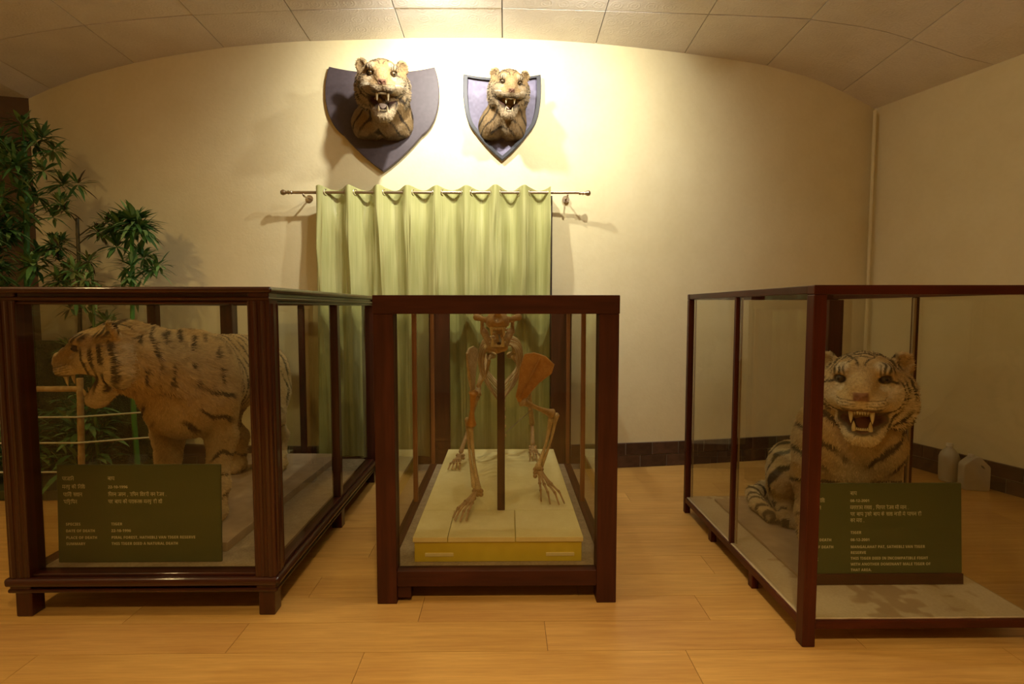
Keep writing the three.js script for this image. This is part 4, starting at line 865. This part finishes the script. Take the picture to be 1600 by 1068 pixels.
// ---------------------------------------------------------------- seated tiger
{
  const deckY = 0.122, g = thing('stuffed_tiger', 'stuffed tiger seated facing the viewer with bared fangs, in the right-hand case', 'tiger', [1.715, deckY, -2.70], -0.26);
  const hp = place([0.01, 0.81, 0.22], -0.36, 0.06, 0.04, 1.16);
  const field = (x, y, z) => {
    let d = cone(x, y, z, [0, 0.56, 0.04], 0.18, [0, 0.32, -0.24], 0.185);
    d = smin(d, egg(x, y, z, [0, 0.23, -0.36], [0.19, 0.23, 0.2]), 0.08);
    d = smin(d, cone(x, y, z, [0, 0.66, 0.06], 0.165, [0, 0.78, 0.17], 0.15), 0.08);
    d = smin(d, egg(x, y, z, [0, 0.5, 0.1], [0.2, 0.2, 0.13]), 0.06);
    for (const s of [-1, 1]) {
      d = smin(d, egg(x, y, z, [s * 0.15, 0.52, 0.06], [0.09, 0.17, 0.12]), 0.05);
      d = leg(d, x, y, z, [[[s * 0.155, 0.5, 0.08], 0.092], [[s * 0.165, 0.32, 0.05], 0.07], [[s * 0.162, 0.14, 0.08], 0.058], [[s * 0.162, 0.06, 0.1], 0.056]], 0.045);
      d = paw(d, x, y, z, s * 0.162, 0.15);
      d = smin(d, egg(x, y, z, [s * 0.185, 0.22, -0.32], [0.1, 0.19, 0.18]), 0.05);
      d = leg(d, x, y, z, [[[s * 0.21, 0.2, -0.24], 0.085], [[s * 0.2, 0.06, -0.35], 0.055], [[s * 0.2, 0.05, -0.16], 0.048]], 0.04);
      d = paw(d, x, y, z, s * 0.2, -0.13, 0.9);
    }
    d = leg(d, x, y, z, [[[-0.05, 0.1, -0.58], 0.055], [[-0.24, 0.045, -0.58], 0.044], [[-0.33, 0.042, -0.46], 0.04], [[-0.335, 0.04, -0.3], 0.038], [[-0.30, 0.038, -0.12], 0.034]], 0.03);
    return d + 0.006 * noise(x * 14, y * 14, z * 12) + 0.002 * noise(x * 50, y * 50, z * 40);
  };
  const col = bodyColor({
    white: (x, y, z) => Math.max(0.5 * smooth(0.1, 0.2, z) * smooth(0.12, 0.02, x) * smooth(0.66, 0.5, y), 0.5 * smooth(0.16, 0.22, x) * smooth(-0.2, -0.3, z) * smooth(0.4, 0.3, y)),
    stripe: (sx, x, y, z, n, n2) => {
      let s = 0;
      const chest = smooth(0.02, 0.1, z) * smooth(0.36, 0.42, y) * smooth(0.8, 0.7, y);
      s = Math.max(s, bars((y - 0.8 * x) * 7.2 + 0.3 * n + 0.12 * n2, 0.13 + 0.05 * n2) * chest * smooth(0.02, 0.06, x) * smooth(-0.5, -0.25, n + 0.1));
      s = Math.max(s, line(y, 0.335 + 0.03 * n, 0.013) * smooth(0.0, 0.06, z) * smooth(0.05, 0.08, x));
      const back = smooth(0.04, -0.05, z);
      s = Math.max(s, bars((z * 0.75 + y * -0.55) * 11 + 0.5 * n + 0.2 * n2, 0.2 + 0.14 * n2) * back * smooth(0.1, 0.16, y));
      if (y < 0.09 && (sx < -0.22 || z < -0.5)) s = bars((z + sx * -0.6) * 12, 0.24);
      s = Math.max(s, bars(y * 8 + n, 0.1) * smooth(0.3, 0.26, y) * smooth(0.0, 0.04, z) * 0.7 * smooth(0.1, 0.3, n2));
      return s;
    },
  });
  const bodyGeo = paint(nets(field, [-0.42, -0.03, -0.68], [0.34, 0.98, 0.4], 0.0085), col, (x, y, z) => [0.4 * x, -0.9, -0.35], () => 0.013);
  GAPE = 0.35; const headGeo = paint(HEAD_LOW, headColor, headFlow, headFur, hp);
  const all = joinPainted([bodyGeo, headGeo]);
  mesh('body', clean(all), skinMat, g);
  faceParts(g, hp); GAPE = 1;
  fur(all, 52000, g);
}
// ---------------------------------------------------------------- heads mounted on shields
function shieldShape(w, h, dip, bulge) {     // top corners at (+-w, 0), point at (0, -h)
  const s = new THREE.Shape();
  s.moveTo(-w, 0); s.quadraticCurveTo(-w * 0.5, -dip, 0, -dip * 0.9); s.quadraticCurveTo(w * 0.5, -dip, w, 0);
  s.bezierCurveTo(w * bulge, -h * 0.18, w * bulge, -h * 0.52, w * 0.74, -h * 0.65); s.quadraticCurveTo(w * 0.4, -h * 0.86, 0, -h);
  s.quadraticCurveTo(-w * 0.4, -h * 0.86, -w * 0.74, -h * 0.65); s.bezierCurveTo(-w * bulge, -h * 0.52, -w * bulge, -h * 0.18, -w, 0);
  return s;
}
function trophy(label, [x, y, z], shield, o) {
  const g = thing('mounted_tiger_head', label, 'trophy head', [x, y, z], 0, 'tiger heads mounted on the wall');
  shield(g);
  const hp = place(o.head, o.yaw, o.pitch, o.roll, o.size), w = o.w, hh = o.head;
  const field = (px, py, pz) => {
    let d = cone(px, py, pz, [hh[0] * 0.4, hh[1] - 0.13 * o.size, 0.0], w * 0.82, [hh[0], hh[1] - 0.05 * o.size, hh[2] - 0.1 * o.size], 0.15 * o.size);
    const x = Math.abs(px);
    d = smin(d, egg(x, py, pz, [w * 0.42, o.chest, 0.03], [w * 0.56, o.tall, o.deep]), 0.05);
    d = smax(d, -(pz - 0.001), 0.012);
    d = smax(d, -(py - o.cut - 0.02 * smooth(0.04, 0.0, x)), 0.05);
    return d + 0.005 * noise(px * 16, py * 16, pz * 16) + 0.0015 * noise(px * 60, py * 60, pz * 60);
  };
  const col = bodyColor({
    white: (px, py, pz) => 0.5 * smooth(0.08, 0.0, px) * smooth(hh[1] - 0.1, hh[1] - 0.25, py) + 0.35 * smooth(o.cut + 0.1, o.cut + 0.04, py),
    stripe: (sx, px, py, pz, n, n2) => Math.max(bars((py + 0.95 * px) * 8.5 / o.size + 0.5 * n + 0.2 * n2, 0.13 + 0.08 * n2) * smooth(-0.3, 0.0, n + 0.12), 0.7 * smooth(o.cut + 0.03, o.cut + 0.01, py + 0.02 * n2)),
  });
  const bodyGeo = paint(nets(field, [-w * 1.25, o.cut - 0.05, -0.02], [w * 1.25, hh[1] + 0.2, hh[2] + 0.1], 0.0075), col, (px, py, pz) => [px * 0.5, -1, -0.3], () => 0.012);
  const all = joinPainted([bodyGeo, paint(HEAD, headColor, headFlow, headFur, hp)]);
  mesh('head', clean(all), dustSkin, g);
  faceParts(g, hp, o.tongue);
  fur(all, 22000, g, 0.0035, dustFur);
}
{
  const a = tileNoise(6, 6, 95), b = tileNoise(60, 60, 96);
  const purple = std({ map: texture(256, 256, (u, v) => mix3([62, 52, 56], [80, 70, 74], 0.6 * a(u, v) + 0.4 * b(u, v))), roughness: 0.55 });
  const lilac = std({ map: texture(256, 256, (u, v) => mix3([92, 86, 108], [124, 117, 140], 0.4 * a(u, v) + 0.6 * b(u, v))), roughness: 0.6 });
  const rim = std({ color: 0x1a1822, roughness: 0.5 });
  const solid = (s, d, bev) => new THREE.ExtrudeGeometry(s, { depth: d, bevelEnabled: true, bevelSize: bev, bevelThickness: bev, bevelSegments: 3, curveSegments: 24 }).translate(0, 0, bev);
  M.paleTongue = std({ color: 0xd9c2b0, roughness: 0.6 });
  trophy('large tiger head with open jaws on a plain dark shield', [-0.94, 3.12, -4.28], g => mesh('shield', solid(shieldShape(0.395, 0.765, 0.045, 1.13), 0.022, 0.008), purple, g), { head: [0.075, -0.235, 0.36], yaw: 0.2, pitch: 0.38, roll: 0.02, size: 1.08, w: 0.235, chest: -0.42, tall: 0.14, deep: 0.17, cut: -0.545, tongue: M.paleTongue });
  trophy('small tiger head on a lilac shield with a dark raised rim', [-0.025, 3.07, -4.28], g => {
    const s = shieldShape(0.29, 0.63, 0.03, 1.03), inner = shieldShape(0.262, 0.585, 0.026, 1.03);
    mesh('backboard', solid(s, 0.014, 0.004), lilac, g);
    const rs = shieldShape(0.29, 0.63, 0.03, 1.03), hole = new THREE.Path(inner.getPoints(24).map(p => new THREE.Vector2(p.x, p.y - 0.018))); rs.holes.push(hole);
    const r = mesh('rim', solid(rs, 0.018, 0.004), rim, g); r.position.z = 0.02;
  }, { head: [0.055, -0.195, 0.30], yaw: 0.08, pitch: 0.48, roll: -0.06, size: 0.84, w: 0.185, chest: -0.385, tall: 0.12, deep: 0.16, cut: -0.50, tongue: M.paleTongue });
}

// ---------------------------------------------------------------- the skeleton in the middle case
{
  const BX = -0.03, BY = 0.2555, BD = 3.1, g = thing('tiger_skeleton', 'mounted tiger skeleton striding towards the viewer on the cream-topped yellow plinth', 'skeleton', [BX, BY, -BD]);
  const P = (x, y, d) => V(x - BX, y - BY, BD - d);            // hall coordinates (x, height, distance from the viewer)
  const [b0, b1, b2] = M.bone;
  // long bone with knobbed ends
  const bone = (name, pts, r, mat = b0, e0 = 1.9, e1 = 1.8, parent = g) => {
    const f = t => r * (1 + (e0 - 1) * Math.exp(-((t / 0.11) ** 2)) + (e1 - 1) * Math.exp(-(((1 - t) / 0.11) ** 2))) * Math.sqrt(clamp(Math.min(t, 1 - t) / 0.03 + 0.15));
    return mesh(name, tube(pts, f, 30, 12, t => 0.82 + 0.15 * Math.sin(t * 9)), mat, parent);
  };
  // skull and jaw are sculpted
  const skullM = place([P(-0.04, 1.262, 2.665).x, P(-0.04, 1.262, 2.665).y, P(-0.04, 1.262, 2.665).z], 0.02, 0.12, 0, 1.02);
  const skullF = (sx, y, z) => {
    const x = Math.abs(sx);
    let d = egg(x, y, z, [0, 0.035, -0.07], [0.056, 0.045, 0.09]);
    d = smin(d, cone(x, y, z, [0, 0.026, 0.0], 0.046, [0, -0.004, 0.105], 0.04), 0.03);
    d = smin(d, egg(x, y, z, [0.03, -0.014, 0.1], [0.022, 0.03, 0.04]), 0.015);
    let a = cone(x, y, z, [0.046, -0.012, 0.06], 0.016, [0.1, -0.006, 0.01], 0.014);
    a = smin(a, cone(x, y, z, [0.1, -0.006, 0.01], 0.014, [0.104, 0.006, -0.05], 0.012), 0.012);
    a = smin(a, cone(x, y, z, [0.104, 0.006, -0.05], 0.012, [0.05, 0.014, -0.1], 0.014), 0.012);
    d = smin(d, a, 0.012);
    d = smin(d, cone(x, y, z, [0.036, 0.055, 0.02], 0.014, [0.082, 0.044, 0.0], 0.007), 0.012);
    d = smin(d, cone(x, y, z, [0, 0.076, -0.05], 0.01, [0, 0.05, -0.16], 0.012), 0.02);
    d = smax(d, -(Math.hypot(x - 0.06, y - 0.03, z - 0.035) - 0.03), 0.008);
    d = smax(d, -egg(x, y, z, [0, 0.012, 0.15], [0.02, 0.024, 0.034]), 0.006);
    d = smax(d, -cone(x, y, z, [0, -0.06, 0.02], 0.034, [0, -0.05, 0.1], 0.028), 0.01);
    return d + 0.0016 * noise(sx * 70, y * 70, z * 70);
  };
  const sg = nets(skullF, [-0.135, -0.07, -0.19], [0.135, 0.1, 0.16], 0.0038); sg.applyMatrix4(skullM);
  sg.setAttribute('uv', new THREE.Float32BufferAttribute(Array.from({ length: sg.attributes.position.count }, (_, i) => [sg.attributes.position.getX(i) + sg.attributes.position.getZ(i), sg.attributes.position.getY(i)]).flat(), 2));
  const skull = mesh('skull', sg, b1, g);
  const jawF = (sx, y, z) => {
    const x = Math.abs(sx);
    let d = cone(x, y, z, [0.066, -0.085, -0.05], 0.018, [0.03, -0.142, 0.075], 0.016);
    d = smin(d, cone(x, y, z, [0.03, -0.142, 0.075], 0.016, [0, -0.148, 0.1], 0.017), 0.012);
    d = smin(d, egg(x, y, z, [0.075, -0.05, -0.06], [0.009, 0.045, 0.03]), 0.014);
    return d + 0.0014 * noise(sx * 70, y * 70, z * 70);
  };
  const jg = nets(jawF, [-0.11, -0.18, -0.11], [0.11, 0.01, 0.13], 0.0038); jg.applyMatrix4(skullM);
  jg.setAttribute('uv', new THREE.Float32BufferAttribute(Array.from({ length: jg.attributes.position.count }, (_, i) => [jg.attributes.position.getX(i), jg.attributes.position.getY(i)]).flat(), 2));
  mesh('jaw', jg, b1, g);
  for (const s of [-1, 1]) for (const [x, y, z, len, up] of [[0.028, -0.03, 0.122, 0.052, 0], [0.024, -0.132, 0.098, 0.046, 1]]) {
    const f = fangGeo(len, 0.0085); f.rotateX(up ? 0.15 : Math.PI - 0.12); f.translate(s * x, y, z); f.applyMatrix4(skullM); mesh('fang', f, M.tooth, skull);
  }
  const small = [];
  for (let i = -2.5; i <= 2.5; i++) { small.push(fangGeo(0.013, 0.004).rotateX(Math.PI).translate(i * 0.008, -0.034, 0.137)); small.push(fangGeo(0.013, 0.0038).translate(i * 0.0062, -0.132, 0.112)); }
  for (const s of [-1, 1]) for (let k = 0; k < 3; k++) { small.push(fangGeo(0.018, 0.008).rotateX(Math.PI).translate(s * (0.038 + 0.006 * k), -0.03, 0.085 - 0.028 * k)); small.push(fangGeo(0.016, 0.007).translate(s * (0.036 + 0.01 * k), -0.128 + 0.008 * k, 0.06 - 0.03 * k)); }
  const smg = merge(small); smg.applyMatrix4(skullM); mesh('teeth', smg, M.tooth, skull);
  // spine
  const spine = new THREE.CatmullRomCurve3([P(-0.038, 1.225, 2.80), P(-0.03, 1.12, 2.95), P(-0.03, 1.10, 3.1), P(-0.03, 1.13, 3.35), P(-0.03, 1.08, 3.62), P(-0.03, 1.02, 3.78)]);
  const vert = (() => { // one vertebra, axis along z
    const parts = [new THREE.CylinderGeometry(0.019, 0.021, 0.03, 12).rotateX(Math.PI / 2), new THREE.BoxGeometry(0.008, 0.062, 0.018).translate(0, 0.042, -0.006).toNonIndexed(), new THREE.BoxGeometry(0.085, 0.01, 0.015).translate(0, 0.008, 0).toNonIndexed(), new THREE.TorusGeometry(0.014, 0.006, 6, 12).translate(0, 0.022, 0)];
    return merge(parts);
  })();
  const NV = 27;
  for (let i = 0; i < NV; i++) {
    const t = i / (NV - 1), c = spine.getPoint(t), tan = spine.getTangent(t), m = mesh('vertebra', vert, i % 2 ? b1 : b2, g);
    m.position.copy(c); m.quaternion.setFromUnitVectors(V(0, 0, -1), tan); const s = i < 7 ? 1.05 : 0.95; m.scale.set(s, i < 7 ? 0.8 : i < 20 ? 1.15 : 0.9, 1);
  }
  for (let i = 0; i < 14; i++) { const t = i / 13, p = P(-0.03 + 0.03 * t, 1.0 - 0.62 * t * (0.6 + 0.4 * t), 3.80 + 0.1 * Math.sin(t * 2.4)); const m = mesh('tail_vertebra', new THREE.SphereGeometry(0.014 * (1 - 0.6 * t), 10, 8).scale(1, 1.7, 1), b1, g); m.position.copy(p); }
  // ribs and breastbone
  for (let i = 0; i < 12; i++) for (const s of [-1, 1]) {
    const t = 0.26 + i * 0.037, c = spine.getPoint(t), w = 0.085 + 0.05 * Math.sin(Math.min(1, (i + 1) / 8) * Math.PI * 0.5), drop = 0.26 + 0.02 * Math.sin(i / 11 * Math.PI), d = -0.02 - 0.006 * i;
    mesh('rib', tube([c.clone().add(V(s * 0.018, 0.004, 0)), c.clone().add(V(s * w * 0.8, -0.03, d)), c.clone().add(V(s * w, -0.14, d * 2)), c.clone().add(V(s * w * 0.72, -drop * 0.85, d * 1.6)), c.clone().add(V(s * 0.02, -drop - 0.04, d + 0.06))], q => 0.0055 * (1.15 - 0.4 * q), 18, 7), (i + (s > 0)) % 2 ? b0 : b1, g);
  }
  mesh('breastbone', tube([P(-0.03, 0.82, 2.98), P(-0.03, 0.8, 3.1), P(-0.03, 0.82, 3.3)], t => 0.011 * (1 + 0.25 * Math.sin(t * 40)), 50, 8), b2, g);
  // shoulder blades
  const plate = (pts, thick) => { const s = new THREE.Shape(pts.map(p => new THREE.Vector2(...p))); return new THREE.ExtrudeGeometry(s, { depth: thick, bevelEnabled: true, bevelSize: 0.006, bevelThickness: 0.004, bevelSegments: 2 }); };
  const blade0 = [[0.0, -0.02], [0.022, -0.01], [0.03, 0.03], [0.06, 0.12], [0.10, 0.19], [0.095, 0.235], [0.04, 0.255], [-0.02, 0.25], [-0.06, 0.225], [-0.055, 0.15], [-0.03, 0.06], [-0.02, 0.0]];
  { const m = mesh('shoulder_blade', plate(blade0, 0.006), M.orangeBone, g); const p = P(0.078, 0.822, 2.87); m.position.copy(p); m.rotation.set(0.05, -0.18, -0.38); mesh('blade_ridge', tube([V(0.005, 0.0, 0.012), V(0.01, 0.1, 0.026), V(0.02, 0.24, 0.012)], 0.006, 12, 8), M.orangeBone, m); }
  { const m = mesh('shoulder_blade', plate(blade0, 0.006), b0, g); const p = P(-0.178, 0.868, 2.84); m.position.copy(p); m.rotation.set(-0.1, 1.25, 0.12); m.scale.set(0.9, 0.88, 0.9); mesh('blade_ridge', tube([V(0.005, 0.0, -0.008), V(0.01, 0.1, -0.024), V(0.02, 0.24, -0.008)], 0.006, 12, 8), b0, m); }
  bone('collar_strut', [P(-0.085, 1.03, 2.84), P(-0.105, 0.95, 2.82), P(-0.15, 0.885, 2.82)], 0.0085, b0, 1.4, 1.7);
  // front legs
  bone('humerus', [P(-0.168, 0.865, 2.82), P(-0.178, 0.77, 2.85), P(-0.186, 0.665, 2.91)], 0.0175, M.orangeBone, 1.7, 1.75);
  bone('radius', [P(-0.192, 0.655, 2.91), P(-0.172, 0.5, 2.86), P(-0.142, 0.345, 2.77)], 0.012, b0, 1.7, 1.8);
  bone('ulna', [P(-0.212, 0.70, 2.95), P(-0.2, 0.55, 2.9), P(-0.165, 0.355, 2.78)], 0.010, b0, 2.1, 1.5);
  bone('humerus', [P(0.083, 0.805, 2.86), P(0.16, 0.765, 2.9), P(0.262, 0.715, 2.95)], 0.0175, b1, 1.9, 1.9);
  bone('radius', [P(0.25, 0.70, 2.95), P(0.225, 0.56, 2.95), P(0.172, 0.41, 2.93)], 0.012, b0, 1.7, 1.8);
  bone('ulna', [P(0.285, 0.72, 2.97), P(0.25, 0.56, 2.97), P(0.192, 0.41, 2.95)], 0.010, b0, 2.1, 1.5);
  const foot = (wrist, tips, mat) => {
    const lumps = []; for (let i = 0; i < 7; i++) lumps.push(new THREE.SphereGeometry(0.0125, 8, 6).translate(wrist.x + ((i % 3) - 1) * 0.018, wrist.y - 0.012 - 0.016 * Math.floor(i / 3), wrist.z + 0.008 * Math.floor(i / 3)));
    mesh('wrist_bones', merge(lumps), mat, g);
    for (const tip of tips) {
      const k = wrist.clone().lerp(tip, 0.52); k.y = lerp(wrist.y, tip.y, 0.55) + 0.012; const q = wrist.clone().lerp(tip, 0.8); q.y = lerp(k.y, tip.y, 0.4) + 0.006;
      const m = bone('foot_bone', [wrist.clone().lerp(tip, 0.12), k], 0.0068, mat, 1.5, 1.6); bone('toe', [k, q], 0.006, mat, 1.5, 1.4, m); bone('claw', [q, tip], 0.005, mat, 1.6, 0.8, m);
    }
  };
  foot(P(-0.146, 0.362, 2.765), [P(-0.262, 0.2665, 2.61), P(-0.248, 0.2665, 2.575), P(-0.222, 0.2665, 2.56), P(-0.192, 0.2665, 2.57)], b2);
  foot(P(0.180, 0.425, 2.93), [P(0.19, 0.2665, 2.83), P(0.235, 0.2665, 2.79), P(0.282, 0.2665, 2.78), P(0.312, 0.2665, 2.80)], b2);
  // hind quarters
  for (const s of [-1, 1]) {
    const c = P(-0.03 + s * 0.085, 0.98, 3.72);
    bone('hip_bone', [P(-0.03 + s * 0.07, 1.08, 3.52), P(-0.03 + s * 0.09, 1.02, 3.64), P(-0.03 + s * 0.06, 0.96, 3.86)], 0.016, b1, 2.2, 1.8);
    const knee = s < 0 ? P(-0.19, 0.72, 3.55) : P(0.15, 0.74, 3.66), hock = s < 0 ? P(-0.26, 0.46, 3.68) : P(0.19, 0.46, 3.86), wr = s < 0 ? P(-0.30, 0.34, 3.53) : P(0.19, 0.34, 3.74);
    bone('femur', [c, c.clone().lerp(knee, 0.5).add(V(s * 0.01, 0, 0.02)), knee], 0.017, b1, 1.8, 1.9);
    bone('shin_bone', [knee, hock], 0.014, b1, 1.9, 1.5); bone('thin_shin_bone', [knee.clone().add(V(s * 0.02, -0.02, -0.01)), hock.clone().add(V(s * 0.012, 0.01, 0))], 0.006, b0, 1.6, 1.5);
    bone('heel_bone', [hock.clone().add(V(0, 0.02, -0.05)), hock, wr], 0.013, b2, 1.6, 1.3);
    foot(wr, [-0.035, -0.01, 0.015, 0.04].map(o => { const q = wr.clone().add(V(o + (s < 0 ? -0.035 : 0.01), 0, 0.12)); q.y = 0.011; return q; }), b2);
  }
  mesh('support_post', box(-0.0195, 0.0195, 0.0005, 0.87, -0.0195, 0.0195, 0.003).translate(P(-0.024, 0, 2.758).x, 0, P(0, 0, 2.758).z), M.flatWood, g);
  mesh('stay_wire', tube([P(0.14, 0.75, 2.9), P(-0.004, 0.655, 2.758)], 0.0018, 2, 6), M.steel, g);
  mesh('stay_wire', tube([P(-0.024, 1.12, 2.758), P(-0.035, 1.16, 2.86)], 0.005, 2, 8), M.steel, g);
  mesh('stay_wire', tube([P(-0.17, 0.85, 2.83), P(-0.12, 0.92, 3.0)], 0.0025, 2, 6), M.steel, g);
}

scene.traverse(o => { if (o.isMesh) { o.castShadow = true; o.receiveShadow = true; } });
renderer.render(scene, camera);
